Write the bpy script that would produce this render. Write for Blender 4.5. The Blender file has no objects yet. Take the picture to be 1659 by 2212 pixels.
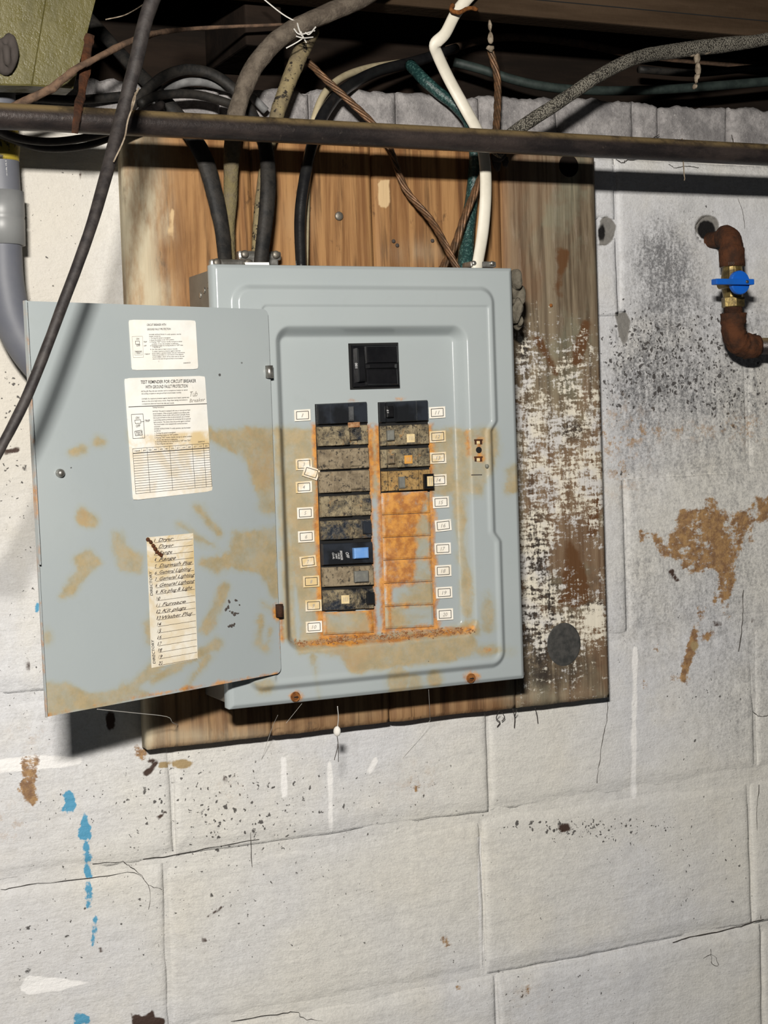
import bpy, bmesh, math, random
import numpy as np
from mathutils import Matrix, Vector
random.seed(7); RNG = np.random.default_rng(11)
scene = bpy.context.scene
COL = scene.collection

# ------------------------------------------------------------------ camera
F = 3500.0                                    # focal length in pixels of the 1659 x 2212 frame
CAMP = np.array([-.459, -1.759, .010])
YAW, PITCH, ROLL = math.radians(24.54), math.radians(2.58), math.radians(-1.99)
def cam_axes():
    cy, sy, cp, sp = math.cos(YAW), math.sin(YAW), math.cos(PITCH), math.sin(PITCH)
    f = np.array([sy*cp, cy*cp, -sp]); r = np.array([cy, -sy, 0.]); u = np.cross(r, f)
    cr, sr = math.cos(ROLL), math.sin(ROLL)
    return np.array([cr*r+sr*u, -sr*r+cr*u, f])
RC = cam_axes()
cd = bpy.data.cameras.new('camera'); cam = bpy.data.objects.new('camera', cd); COL.objects.link(cam)
cd.sensor_fit = 'VERTICAL'; cd.sensor_height = 24.0; cd.lens = F/2212*24.0; cd.clip_start = .02
m = Matrix.Identity(4)
for i in range(3):
    m[i][0] = RC[0][i]; m[i][1] = RC[1][i]; m[i][2] = -RC[2][i]; m[i][3] = CAMP[i]
cam.matrix_world = m
scene.camera = cam

# ------------------------------------------------------------------ world, light, exposure
w = bpy.data.worlds.new('world'); scene.world = w; w.use_nodes = True
bg = w.node_tree.nodes['Background']; bg.inputs[0].default_value = (.85, .92, 1, 1); bg.inputs[1].default_value = .035
ld = bpy.data.lights.new('work_light', 'AREA'); lo = bpy.data.objects.new('work_light', ld); COL.objects.link(lo)
ld.shape = 'RECTANGLE'; ld.size = .17; ld.size_y = .06; ld.energy = 60; ld.color = (1, .955, .885)      # wide hand-held lamp, up and left of the camera
LP = Vector((-.62, -1.90, .425)); lo.location = LP
lo.rotation_euler = (Vector((.24, 0, -.19))-LP).to_track_quat('-Z', 'Y').to_euler()
vs = scene.view_settings
vs.view_transform = 'Standard'; vs.look = 'None'; vs.gamma = 1; vs.use_curve_mapping = False; vs.exposure = 0.0

# ------------------------------------------------------------------ measuring helpers (photo survey -> metres)
def ray(x, y):
    return np.array([(x-829.5)/F, -(y-1106)/F, 1.0])@RC
def hit(x, y, Y):
    d = ray(x, y); return CAMP+d*((Y-CAMP[1])/d[1])
class Plane:
    def __init__(s, O, N): s.O = np.array(O, float); N = np.array(N, float); s.N = N/np.linalg.norm(N)
    def at(s, x, y, h=0.0):
        d = ray(x, y); t = ((s.O-CAMP)@s.N)/(d@s.N); return CAMP+d*t+s.N*h
def PY(Y): return Plane((0, Y, 0), (0, -1, 0))
def proj(P):
    q = (np.asarray(P)-CAMP)@RC.T
    return 829.5+F*q[:, 0]/q[:, 2], 1106-F*q[:, 1]/q[:, 2]
def pxm(P):                                   # metres per pixel at a point
    return float((np.asarray(P)-CAMP)@RC[2])/F

# ------------------------------------------------------------------ object helpers
ORG = {}
def link(o, parent=None, org=(0, 0, 0)):
    COL.objects.link(o); org = np.array(org, float)
    if parent is not None:
        o.parent = parent; o.location = org-ORG[parent.name]
    else: o.location = org
    ORG[o.name] = org
    return o
def tag(o, label=None, cat=None, group=None, kind=None):
    if label: o['label'] = label
    if cat: o['category'] = cat
    if group: o['group'] = group
    if kind: o['kind'] = kind
    return o
def empty(name, loc): return link(bpy.data.objects.new(name, None), None, loc)
def mesh(name, V, Fc, mats, parent=None, smooth=False, mi=None, attrs=None, org=None):
    V = np.asarray(V, float)
    if org is None: org = (V.min(0)+V.max(0))/2
    me = bpy.data.meshes.new(name)
    me.from_pydata((V-org).tolist(), [], [list(map(int, f)) for f in Fc])
    for mt in (mats if isinstance(mats, (list, tuple)) else [mats]): me.materials.append(mt)
    if mi is not None: me.polygons.foreach_set('material_index', np.asarray(mi, np.int32))
    if smooth: me.polygons.foreach_set('use_smooth', np.ones(len(me.polygons), bool))
    for k, a in (attrs or {}).items():
        me.attributes.new(k, 'FLOAT', 'POINT').data.foreach_set('value', np.asarray(a, np.float32))
    me.update()
    return link(bpy.data.objects.new(name, me), parent, org)
def gridfaces(nu, nv, flip=False):
    i, j = np.meshgrid(np.arange(nu-1), np.arange(nv-1), indexing='ij')
    a = (i*nv+j).ravel(); b = a+nv; c = b+1; d = a+1
    return np.stack([a, d, c, b] if flip else [a, b, c, d], 1)
def from_bm(name, bm, mat, parent=None, smooth=False):
    V = np.array([v.co[:] for v in bm.verts]); bm.verts.index_update()
    Fc = [[v.index for v in f.verts] for f in bm.faces]; bm.free()
    return mesh(name, V, Fc, mat, parent, smooth)
def bm_box(bm, c, s, bev=0, rot=None, seg=2):
    r = bmesh.ops.create_cube(bm, size=1); vs_ = r['verts']
    M_ = Matrix.Translation(c)@(rot if rot is not None else Matrix.Identity(4))@Matrix.Diagonal((*s, 1))
    bmesh.ops.transform(bm, matrix=M_, verts=vs_)
    if bev:
        es = list({e for v in vs_ for e in v.link_edges})
        bmesh.ops.bevel(bm, geom=es, offset=bev, segments=seg, affect='EDGES', profile=.6)
def slab_geo(pts, N, h, bev=0):
    """prism: polygon (counter-clockwise seen from +N) raised by h along N, front rim bevelled"""
    pts = np.asarray(pts); n = len(pts); N = np.asarray(N)
    c = pts.mean(0); L = [pts]
    if bev > 0:
        inn = []
        for p in pts:
            d = c-p; d = d/np.linalg.norm(d); inn.append(p+d*bev*1.4)
        L += [pts+N*(h-bev), np.array(inn)+N*h]
    else: L += [pts+N*h]
    V = np.vstack(L); Fc = []
    for k in range(len(L)-1):
        for i in range(n):
            j = (i+1) % n; Fc.append([k*n+i, k*n+j, (k+1)*n+j, (k+1)*n+i])
    Fc.append([(len(L)-1)*n+i for i in range(n)]); Fc.append([i for i in range(n)][::-1])
    return V, Fc
def join(*geos):
    V, Fc, MI, o = [], [], [], 0
    for g in geos:
        v, f = np.asarray(g[0]), g[1]; mi = g[2] if len(g) > 2 else 0
        V.append(v); Fc += [[int(i)+o for i in ff] for ff in f]; MI += [mi]*len(f); o += len(v)
    return np.vstack(V), Fc, MI
def quadslab(px4, pl, h, bev=0, base=0.0):
    """px4 in order TL,TR,BR,BL as seen"""
    p = [pl.at(x, y, base) for x, y in px4][::-1]
    return slab_geo(p, pl.N, h, bev)
def lerp(a, b, t): return a+(b-a)*t
def rect4(x0, y0, x1, y1, lean=.036, sl=-.05):
    """upright rectangle in the panel's own perspective: lean = px right per px down, sl = slope of rows"""
    return [(x0, y0), (x1, y0+sl*(x1-x0)), (x1+lean*(y1-y0), y1+sl*(x1-x0)), (x0+lean*(y1-y0), y1)]

# ---- tubes
def spline(P, sub=6):
    P = np.asarray(P, float); n = len(P)
    if n == 2: return np.array([lerp(P[0], P[1], t) for t in np.linspace(0, 1, sub+1)])
    Q = np.vstack([2*P[0]-P[1], P, 2*P[-1]-P[-2]]); out = []
    for i in range(1, n):
        p0, p1, p2, p3 = Q[i-1], Q[i], Q[i+1], Q[i+2]
        for t in np.arange(sub)/sub:
            out.append(.5*((2*p1)+(-p0+p2)*t+(2*p0-5*p1+4*p2-p3)*t*t+(-p0+3*p1-3*p2+p3)*t**3))
    out.append(P[-1]); return np.array(out)
def frames(C, flat):
    T = np.gradient(C, axis=0); T /= np.linalg.norm(T, axis=1)[:, None]
    B = np.zeros_like(T); Nn = np.zeros_like(T)
    if flat:
        for i, t in enumerate(T):
            b = np.cross(t, (0, 1, 0)); b /= np.linalg.norm(b)+1e-9; B[i] = b; Nn[i] = np.cross(b, t)
    else:
        b = np.cross(T[0], (.3, .2, .9)); b /= np.linalg.norm(b)
        for i, t in enumerate(T):
            b = b-t*(b@t); b /= np.linalg.norm(b); B[i] = b; Nn[i] = np.cross(b, t)
    return T, B, Nn
def tube_geo(C, R, seg=12, flat=1.0, rough=0.0):
    C = np.asarray(C); n = len(C); R = np.broadcast_to(R, (n,))
    T, B, Nn = frames(C, flat != 1.0)
    a = np.linspace(0, 2*np.pi, seg, endpoint=False)
    rr = R[:, None]*np.ones(seg)[None]
    if rough:
        nz = RNG.normal(0, 1, (n, seg)); nz = (nz+np.roll(nz, 1, 0)+np.roll(nz, 1, 1)+np.roll(nz, -1, 0))/2
        rr = rr*(1+rough*nz)
    V = C[:, None]+B[:, None]*(np.cos(a)[None, :, None]*rr[..., None])+Nn[:, None]*(np.sin(a)[None, :, None]*flat*rr[..., None])
    V = V.reshape(-1, 3); Fc = []
    for i in range(n-1):
        for j in range(seg):
            k = (j+1) % seg; Fc.append([i*seg+j, i*seg+k, (i+1)*seg+k, (i+1)*seg+j])
    Fc.append(list(range(seg))[::-1]); Fc.append([(n-1)*seg+j for j in range(seg)])
    return V, Fc
def pxpath(pts): return np.array([hit(x, y, Y) for x, y, Y in pts])
def cable(name, pts, rpx, mat, label=None, cat='cable', flat=1.0, rough=.0, sub=7, parent=None, group=None, seg=12):
    P = pxpath(pts); C = spline(P, sub)
    rp = np.broadcast_to(rpx, (len(pts),)).astype(float)
    r = np.interp(np.linspace(0, len(pts)-1, len(C)), np.arange(len(pts)), rp)
    R = np.array([r[i]*pxm(C[i]) for i in range(len(C))])
    V, Fc = tube_geo(C, R, seg, flat, rough)
    o = mesh(name, V, Fc, mat, parent, True)
    if label: tag(o, label, cat, group)
    return o
def lathe(axis_o, axis_d, prof, seg=20, ang0=0):
    """prof: list of (distance along axis, radius)"""
    o = np.array(axis_o, float); d = np.array(axis_d, float); d /= np.linalg.norm(d)
    b = np.cross(d, (.2, .3, .93)); b /= np.linalg.norm(b); n = np.cross(d, b)
    a = np.linspace(0, 2*np.pi, seg, endpoint=False)+ang0
    V = []; Fc = []
    for t, r in prof: V.append(o+d*t+r*(np.cos(a)[:, None]*b+np.sin(a)[:, None]*n))
    V = np.vstack(V); k = len(prof)
    for i in range(k-1):
        for j in range(seg):
            q = (j+1) % seg; Fc.append([i*seg+j, i*seg+q, (i+1)*seg+q, (i+1)*seg+j])
    Fc.append(list(range(seg))[::-1]); Fc.append([(k-1)*seg+j for j in range(seg)])
    return V, Fc
def blob_geo(c, s, amp=.25, sub=2, seed=0):
    bm = bmesh.new(); bmesh.ops.create_icosphere(bm, subdivisions=sub, radius=1)
    r = np.random.default_rng(seed); K = r.normal(0, 2.2, (6, 3)); ph = r.uniform(0, 6, 6)
    V = np.array([v.co[:] for v in bm.verts]); bm.verts.index_update(); Fc = [[v.index for v in f.verts] for f in bm.faces]; bm.free()
    d = 1+amp*np.sin(V@K.T+ph).mean(1)*1.6
    return V*d[:, None]*np.array(s)+np.array(c), Fc

# ---- fields traced on a surface (signed distance in photo pixels / 100, + inside)
def sd_poly(X, Y, pts):
    pts = np.asarray(pts, float); d = np.full(X.shape, 1e9); ins = np.zeros(X.shape, bool); n = len(pts)
    for i in range(n):
        a = pts[i]; b = pts[(i+1) % n]; e = b-a
        wx, wy = X-a[0], Y-a[1]; t = np.clip((wx*e[0]+wy*e[1])/(e@e+1e-9), 0, 1)
        d = np.minimum(d, np.hypot(wx-e[0]*t, wy-e[1]*t))
        c = ((a[1] <= Y) & (b[1] > Y)) | ((b[1] <= Y) & (a[1] > Y))
        with np.errstate(divide='ignore', invalid='ignore'):
            xi = a[0]+(Y-a[1])/(b[1]-a[1])*(b[0]-a[0])
        ins ^= c & (X < xi)
    return np.where(ins, -d, d)
def sd_cap(X, Y, pts, r):
    d = np.full(X.shape, 1e9)
    for a, b in zip(pts[:-1], pts[1:]):
        a = np.array(a, float); b = np.array(b, float); e = b-a
        wx, wy = X-a[0], Y-a[1]; t = np.clip((wx*e[0]+wy*e[1])/(e@e+1e-9), 0, 1)
        d = np.minimum(d, np.hypot(wx-e[0]*t, wy-e[1]*t))
    return d-r
def sd_ell(X, Y, cx, cy, rx, ry):
    return (np.hypot((X-cx)/rx, (Y-cy)/ry)-1)*min(rx, ry)
def field(X, Y, prims):
    f = np.full(X.shape, -60.)
    for p in prims:
        if p[0] == 'poly': s = sd_poly(X, Y, p[1])
        elif p[0] == 'cap': s = sd_cap(X, Y, p[1], p[2])
        elif p[0] == 'ell': s = sd_ell(X, Y, *p[1:5])
        elif p[0] == 'ring': s = np.maximum(np.abs(sd_poly(X, Y, p[1]))-p[2], p[3]-Y)
        f = np.maximum(f, -s)
    return np.clip(f, -60, 60)/100
def gauss(X, Y, L):
    f = np.zeros(X.shape)
    for cx, cy, rx, ry, a in L: f = f+a*np.exp(-((X-cx)/rx)**2-((Y-cy)/ry)**2)
    return f
def sst(x, a, b):
    t = np.clip((x-a)/(b-a), 0, 1); return t*t*(3-2*t)

# ------------------------------------------------------------------ materials
class Mat:
    def __init__(s, name, rough=.6, metal=0.0, spec=.5):
        s.m = bpy.data.materials.new(name); s.m.use_nodes = True
        s.nt = s.m.node_tree; s.b = s.nt.nodes['Principled BSDF']
        s.b.inputs['Roughness'].default_value = rough; s.b.inputs['Metallic'].default_value = metal
        s.b.inputs['Specular IOR Level'].default_value = spec
        s._pos = None
    def node(s, t): return s.nt.nodes.new(t)
    def put(s, inp, v):
        if isinstance(v, bpy.types.NodeSocket): s.nt.links.new(v, inp)
        elif isinstance(v, (tuple, list)) and len(v) == 3 and inp.type == 'RGBA': inp.default_value = (*v, 1)
        else: inp.default_value = v
    @property
    def pos(s):
        if s._pos is None: s._pos = s.node('ShaderNodeNewGeometry').outputs['Position']
        return s._pos
    def scaled(s, sc, vec=None):
        n = s.node('ShaderNodeVectorMath'); n.operation = 'MULTIPLY'; s.put(n.inputs[0], vec or s.pos); n.inputs[1].default_value = sc; return n.outputs[0]
    def noise(s, scale, detail=4, rough=.55, vec=None, dist=0, sc=None, ridged=False):
        n = s.node('ShaderNodeTexNoise'); v = vec or s.pos
        if sc: v = s.scaled(sc, v)
        s.put(n.inputs['Vector'], v); n.inputs['Scale'].default_value = scale; n.inputs['Detail'].default_value = detail
        n.inputs['Roughness'].default_value = rough; n.inputs['Distortion'].default_value = dist
        return n.outputs['Fac']
    def vor(s, scale, vec=None, feat='F1', sc=None):
        n = s.node('ShaderNodeTexVoronoi'); n.feature = feat; v = vec or s.pos
        if sc: v = s.scaled(sc, v)
        s.put(n.inputs['Vector'], v); n.inputs['Scale'].default_value = scale
        return n.outputs['Distance'], n.outputs.get('Color')
    def wave(s, scale, dist=2, detail=2, sc=None, axis='X'):
        n = s.node('ShaderNodeTexWave'); n.bands_direction = axis
        s.put(n.inputs['Vector'], s.scaled(sc) if sc else s.pos); n.inputs['Scale'].default_value = scale
        n.inputs['Distortion'].default_value = dist; n.inputs['Detail'].default_value = detail; n.inputs['Detail Scale'].default_value = 1.5
        return n.outputs['Fac']
    def attr(s, name):
        n = s.node('ShaderNodeAttribute'); n.attribute_name = name; return n.outputs['Fac']
    def math(s, op, a, b=0.0, clamp=False):
        n = s.node('ShaderNodeMath'); n.operation = op; n.use_clamp = clamp; s.put(n.inputs[0], a); s.put(n.inputs[1], b); return n.outputs[0]
    def step(s, x, lo, hi, o0=0.0, o1=1.0):
        n = s.node('ShaderNodeMapRange'); n.interpolation_type = 'SMOOTHSTEP'
        s.put(n.inputs[0], x); n.inputs[1].default_value = lo; n.inputs[2].default_value = hi; n.inputs[3].default_value = o0; n.inputs[4].default_value = o1
        return n.outputs[0]
    def mix(s, f, a, b, blend='MIX'):
        n = s.node('ShaderNodeMix'); n.data_type = 'RGBA'; n.blend_type = blend
        s.put(n.inputs[0], f); s.put(n.inputs[6], a); s.put(n.inputs[7], b); return n.outputs[2]
    def gray(s, v):
        n = s.node('ShaderNodeCombineColor'); [s.put(n.inputs[i], v) for i in range(3)]; return n.outputs[0]
    def mask(s, attr, amp=.2, scale=60, soft=.02, detail=5, bias=0.0, noise=None):
        nz = noise if noise is not None else s.noise(scale, detail, .6)
        v = s.math('ADD', s.attr(attr), s.math('MULTIPLY', s.math('SUBTRACT', nz, .5), amp))
        return s.step(v, bias-soft, bias+soft)
    def bump(s, h, strength=.3, dist=.002, prev=None):
        n = s.node('ShaderNodeBump'); s.put(n.inputs['Height'], h); n.inputs['Strength'].default_value = strength; n.inputs['Distance'].default_value = dist
        if prev is not None: s.put(n.inputs['Normal'], prev)
        return n.outputs[0]
    def out(s, col=None, rough=None, normal=None, metal=None):
        if col is not None: s.put(s.b.inputs['Base Color'], col)
        if rough is not None: s.put(s.b.inputs['Roughness'], rough)
        if normal is not None: s.put(s.b.inputs['Normal'], normal)
        if metal is not None: s.put(s.b.inputs['Metallic'], metal)
        return s.m
def simple(name, c1, c2=None, scale=60, rough=.6, metal=0., bump=.0, bscale=300, spec=.5, lo=.35, hi=.65, sc=None, bd=.001):
    M = Mat(name, rough, metal, spec)
    col = c1 if c2 is None else M.mix(M.step(M.noise(scale, 6, .65, sc=sc), lo, hi), c1, c2)
    nm = M.bump(M.noise(bscale, 4), bump, bd) if bump else None
    return M.out(col, None, nm)

def wall_material():
    M = Mat('whitewashed_block', .62, 0, .35)
    n1 = M.noise(2.6, 3, .5); n2 = M.noise(9, 5, .6); n3 = M.noise(70, 6, .7); n4 = M.noise(420, 3, .6)
    c = M.mix(M.step(n1, .38, .62), (.675, .66, .615), (.63, .635, .655))
    c = M.mix(M.step(n2, .45, .75, 0, .5), c, (.69, .655, .575))
    c = M.mix(M.step(n3, .35, .75, 0, .30), c, (.40, .39, .38))
    c = M.mix(M.step(n4, .42, .72, 0, .22), c, (.33, .32, .31)); c = M.mix(M.step(M.noise(170, 6, .78), .50, .68, 0, .22), c, (.36, .35, .335)); c = M.mix(M.step(M.noise(30, 6, .7), .55, .72, 0, .3), c, (.44, .43, .42))
    c = M.mix(M.attr('warm'), c, (.56, .52, .45))
    # brushed vertical streaks and soot where the paint is thin
    st = M.step(M.noise(110, 7, .72, sc=(1, 1, .36)), .22, .78); gr = M.step(M.noise(260, 5, .75), .3, .7)
    so = M.math('MULTIPLY', M.attr('soot'), M.math('ADD', M.math('MULTIPLY', st, .9), M.math('MULTIPLY', gr, .9)))
    c = M.mix(M.step(so, .10, .85, 0, .9), c, (.12, .12, .125))
    # mould specks
    sp = M.attr('speck'); masks = []
    dn = M.node('ShaderNodeTexNoise'); M.put(dn.inputs['Vector'], M.pos); dn.inputs['Scale'].default_value = 130; dn.inputs['Detail'].default_value = 3
    dv = M.node('ShaderNodeVectorMath'); dv.operation = 'ADD'; M.put(dv.inputs[0], M.pos); M.put(dv.inputs[1], M.scaled((.012, .012, .012), dn.outputs['Color'])); dv = dv.outputs[0]
    for scl, k, sd in ((95, .30, (1, 1, 1)), (190, .34, (1.13, 1, 1.07)), (52, .16, (1, 1, .6))):
        d, cc = M.vor(scl, vec=dv, sc=sd)
        sx = M.node('ShaderNodeSeparateColor'); M.put(sx.inputs[0], cc)
        thr = M.math('MULTIPLY', M.math('SUBTRACT', M.math('MULTIPLY', sp, 1.0), sx.outputs[0]), k*1.6)
        dd = M.math('ADD', d, M.math('MULTIPLY', M.math('SUBTRACT', M.noise(240, 4, .7), .5), .3))
        masks.append(M.step(M.math('SUBTRACT', M.math('MINIMUM', thr, k), dd), -.03, .05))
    sk = M.math('MAXIMUM', M.math('MAXIMUM', masks[0], masks[1]), masks[2])
    c = M.mix(M.math('MULTIPLY', sk, .9), c, (.045, .04, .038))
    # stains with shapes of their own
    c = M.mix(M.mask('white', .12, 40, .02), c, (.80, .79, .78))
    rn = M.noise(38, 7, .72, sc=(1, 1, .75)); rv = M.math('ADD', M.math('MINIMUM', M.attr('rust'), .07), M.math('MULTIPLY', M.math('SUBTRACT', M.math('ADD', M.math('MULTIPLY', rn, .6), M.math('MULTIPLY', M.noise(95, 7, .75, sc=(.8, 1, 1.6)), .4)), .5), .98))
    rm = M.step(rv, -.02, .06)
    rc = M.mix(M.step(M.noise(90, 6, .7), .35, .65), (.17, .075, .020), (.36, .20, .065))
    c = M.mix(M.math('MULTIPLY', rm, .92), c, rc)
    fr = M.math('MULTIPLY', M.attr('faint'), M.step(M.noise(75, 6, .75), .50, .62))
    c = M.mix(M.math('MULTIPLY', fr, .8), c, (.34, .19, .07))
    c = M.mix(M.mask('blue', .30, 95, .02, bias=.0, detail=7), c, (.085, .30, .47))
    c = M.mix(M.mask('bare', .10, 60, .02), c, M.mix(M.noise(130, 5, .7), (.12, .115, .11), (.30, .285, .26)))
    c = M.mix(M.mask('mud', .16, 60, .02), c, (.055, .032, .024))
    c = M.mix(M.mask('hole_shade', .06, 60, .02), c, (.006, .005, .005))     # shade inside the wall holes, painted near-black on the shallow pits
    c = M.mix(M.mask('tan', .14, 60, .02), c, (.34, .25, .13))
    h1 = M.noise(60, 6, .65, sc=(.35, 1, 1.3)); h2 = M.noise(260, 4, .7)
    nm = M.bump(h1, .42, .005); nm = M.bump(h2, .40, .0022, nm); nm = M.bump(M.noise(22, 3, .5), .28, .008, nm)
    nm = M.bump(M.math('SUBTRACT', 1.0, sk), .4, .001, nm)
    return M.out(c, .66, nm)
MW = wall_material()

def brick_material():
    M = Mat('bare_concrete_brick', .85, 0, .25)
    a = M.noise(26, 6, .7); b = M.noise(180, 5, .75)
    c = M.mix(M.step(a, .35, .65), (.20, .19, .19), (.39, .37, .365)); c = M.mix(M.step(b, .4, .8, 0, .55), c, (.09, .085, .085))
    c = M.mix(M.step(M.noise(300, 3), .66, .74, 0, .6), c, (.6, .58, .56))
    nm = M.bump(b, .6, .003); nm = M.bump(a, .5, .006, nm)
    return M.out(c, .9, nm)
MBR = brick_material()

def board_material():
    M = Mat('old_board_wood', .7, 0, .3)
    g1 = M.noise(58, 6, .66, sc=(1, 1, .045), dist=.6); g2 = M.noise(150, 5, .6, sc=(1, 1, .05)); k = M.noise(9, 5, .6, sc=(1, 1, .45), dist=.5)
    warm = M.mix(M.step(g1, .36, .64), (.175, .078, .027), (.36, .195, .078)); warm = M.mix(M.step(k, .5, .72, 0, .55), warm, (.115, .048, .017))
    warm = M.mix(M.step(g2, .52, .70, 0, .7), warm, (.075, .034, .013)); warm = M.mix(M.step(M.noise(45, 6, .7, sc=(1, 1, .4)), .60, .68, 0, .6), warm, (.05, .025, .013))
    gry = M.mix(M.step(g1, .36, .64), (.115, .088, .058), (.235, .195, .135)); gry = M.mix(M.step(g2, .48, .66, 0, .75), gry, (.060, .043, .026)); gry = M.mix(M.step(M.noise(60, 6, .7, sc=(1, 1, .12)), .55, .66, 0, .5), gry, (.32, .27, .21))
    gry = M.mix(M.step(k, .42, .55, 0, .42), gry, (.20, .105, .055)); gry = M.mix(M.step(M.noise(14, 4, .6), .54, .68, 0, .35), gry, (.20, .23, .17))
    c = M.mix(M.attr('grey'), warm, gry)
    c = M.mix(M.math('MULTIPLY', M.attr('pale'), M.step(M.noise(30, 6, .65, sc=(1, 1, .3)), .30, .58, .15, 1)), c, (.52, .46, .33))
    c = M.mix(M.mask('raw', .08, 60, .02), c, (.56, .40, .22))
    dk = M.math('MULTIPLY', M.attr('dark'), M.step(M.noise(32, 6, .7), .30, .62, .2, 1))
    c = M.mix(M.step(dk, .12, .75, 0, .93), c, (.026, .021, .018))
    c = M.mix(M.mask('brown', .5, 26, .05), c, (.105, .048, .018))
    # flaking whitewash: woven brush marks
    w1 = M.noise(120, 5, .65, sc=(.45, 1, 1.8)); w2 = M.noise(120, 5, .65, sc=(1.9, 1, .40)); w3 = M.noise(16, 6, .7)
    w4 = M.noise(330, 4, .7)
    wv = M.math('ADD', M.math('ADD', M.math('MULTIPLY', w1, .50), M.math('MULTIPLY', w2, .38)), M.math('ADD', M.math('MULTIPLY', w3, .26), M.math('MULTIPLY', w4, .34)))
    pm = M.step(M.math('ADD', wv, M.math('MULTIPLY', M.attr('paint'), .385)), .957, 1.057)
    pc = M.mix(M.step(M.noise(24, 4), .4, .6), (.72, .67, .56), (.60, .585, .57))
    c = M.mix(M.math('MULTIPLY', pm, .95), c, pc)
    nm = M.bump(g2, .35, .002); nm = M.bump(pm, .35, .0012, nm); nm = M.bump(g1, .25, .003, nm)
    return M.out(c, .72, nm)
MB = board_material()

def enamel(name='grey_enamel'):
    M = Mat(name, .40, 0, .5)
    n = M.noise(5, 4, .5); c = M.mix(M.step(n, .35, .65), (.335, .372, .382), (.358, .394, .400))
    c = M.mix(M.step(M.noise(40, 5, .6), .55, .8, 0, .15), c, (.27, .30, .29))
    t1 = M.noise(17, 8, .66, dist=.4); t2 = M.noise(60, 6, .7)
    tv = M.math('ADD', M.attr('tan'), M.math('MULTIPLY', M.math('SUBTRACT', t1, .5), .62))
    tc = M.mix(M.step(t2, .35, .65), (.30, .245, .135), (.40, .30, .155)); tc = M.mix(M.step(t1, .55, .68, 0, .6), tc, (.38, .245, .11))
    c = M.mix(M.step(tv, -.16, .02, 0, .42), c, (.335, .325, .215))
    c = M.mix(M.math('MULTIPLY', M.step(tv, -.07, .04, 0, 1), M.step(M.noise(34, 7, .7), .30, .62, .35, .88)), c, tc)
    rv = M.math('ADD', M.attr('rust'), M.math('MULTIPLY', M.math('SUBTRACT', M.noise(42, 8, .74), .5), .42))
    rc = M.mix(M.step(M.noise(85, 6, .7), .36, .66), (.34, .115, .016), (.62, .275, .045))
    rm = M.math('MULTIPLY', M.step(rv, -.05, .07), M.step(M.noise(120, 5, .7), .25, .5, .6, 1)); c = M.mix(M.math('MULTIPLY', rm, .93), c, rc)
    d, cc = M.vor(34); sx = M.node('ShaderNodeSeparateColor'); M.put(sx.inputs[0], cc)
    fl = M.step(M.math('SUBTRACT', M.math('MULTIPLY', M.math('SUBTRACT', .36, sx.outputs[0]), .20), M.math('ADD', d, M.math('MULTIPLY', M.noise(300, 3), .06))), -.05, -.03)
    c = M.mix(M.math('MULTIPLY', fl, .85), c, (.035, .03, .026))
    ro = M.math('ADD', .20, M.math('MULTIPLY', M.math('MAXIMUM', rm, M.step(tv, -.04, .03)), .38))
    nm = M.bump(M.noise(110, 4, .6), .05, .0012); nm = M.bump(rm, .25, .0008, nm)
    return M.out(c, ro, nm)
ME = enamel()

def breaker_material(name, mud, tone=(.30, .245, .15), rust=.15):
    M = Mat(name, .35, 0, .5)
    a = M.noise(48, 7, .72, dist=.4); b = M.noise(190, 6, .75); v = M.math('ADD', M.math('MULTIPLY', a, .75), M.math('MULTIPLY', b, .35))
    c = M.mix(M.step(M.noise(30, 3), .45, .6, 0, 1), (.011, .012, .014), (.022, .026, .034))
    mk = M.step(v, .86-mud*.62, 1.0-mud*.62)
    mc = M.mix(M.step(M.noise(70, 6, .75), .42, .60), tone, (tone[0]*.62, tone[1]*.60, tone[2]*.58)); mc = M.mix(M.step(b, .52, .62), mc, (.035, .028, .02)); mc = M.mix(M.step(M.noise(65, 6, .7), .58, .7, 0, rust*4), mc, (.42, .20, .045))
    c = M.mix(M.math('MULTIPLY', mk, .95), c, mc)
    nm = M.bump(M.math('MULTIPLY', mk, v), .6, .0018); nm = M.bump(b, .25, .001, nm)
    return M.out(c, M.math('ADD', .28, M.math('MULTIPLY', mk, .55)), nm)
MK0 = breaker_material('black_breaker_plastic', .02)
MK1 = breaker_material('breaker_plastic_half_muddy', .58)
MK2 = breaker_material('breaker_plastic_muddy', .70)
MK3 = breaker_material('breaker_caked_in_mud', 1.05, (.27, .215, .14), .04)
MK4 = breaker_material('breaker_rusty_brown', .95, (.40, .25, .09), .3)
MBLK = simple('glossy_black_plastic', (.006, .006, .007), (.010, .010, .011), 40, .16)
MHOLE = simple('dark_opening', (.004, .004, .004), None, rough=.9)
MRUST = simple('rusty_iron', (.085, .031, .013), (.032, .016, .010), 45, .88, 0, .7, 160, .2, bd=.003)
MRUST2 = simple('bright_rust', (.26, .10, .025), (.10, .035, .012), 120, .9, 0, .5, 240, .2)
MBRASS = simple('tarnished_brass', (.34, .25, .09), (.10, .075, .035), 60, .38, .75, .3, 200)
MBLUE = simple('blue_handle_plastic', (.006, .115, .56), (.010, .10, .42), 30, .45, 0, .05, 300, .4)
MBLUE2 = simple('blue_toggle_plastic', (.10, .26, .62), (.16, .32, .62), 60, .5)
MGRYT = simple('dusty_grey_toggle', (.20, .20, .17), (.13, .13, .12), 90, .7)
MTOG = simple('worn_dark_grey_toggle', (.045, .047, .05), (.08, .082, .085), 200, .5)
MZINC = simple('zinc_casting', (.50, .49, .46), (.20, .19, .17), 55, .36, .8, .3, 180)
MSCREW = simple('dirty_screw_metal', (.22, .20, .17), (.10, .09, .075), 80, .5, .6, .3, 300)
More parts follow.
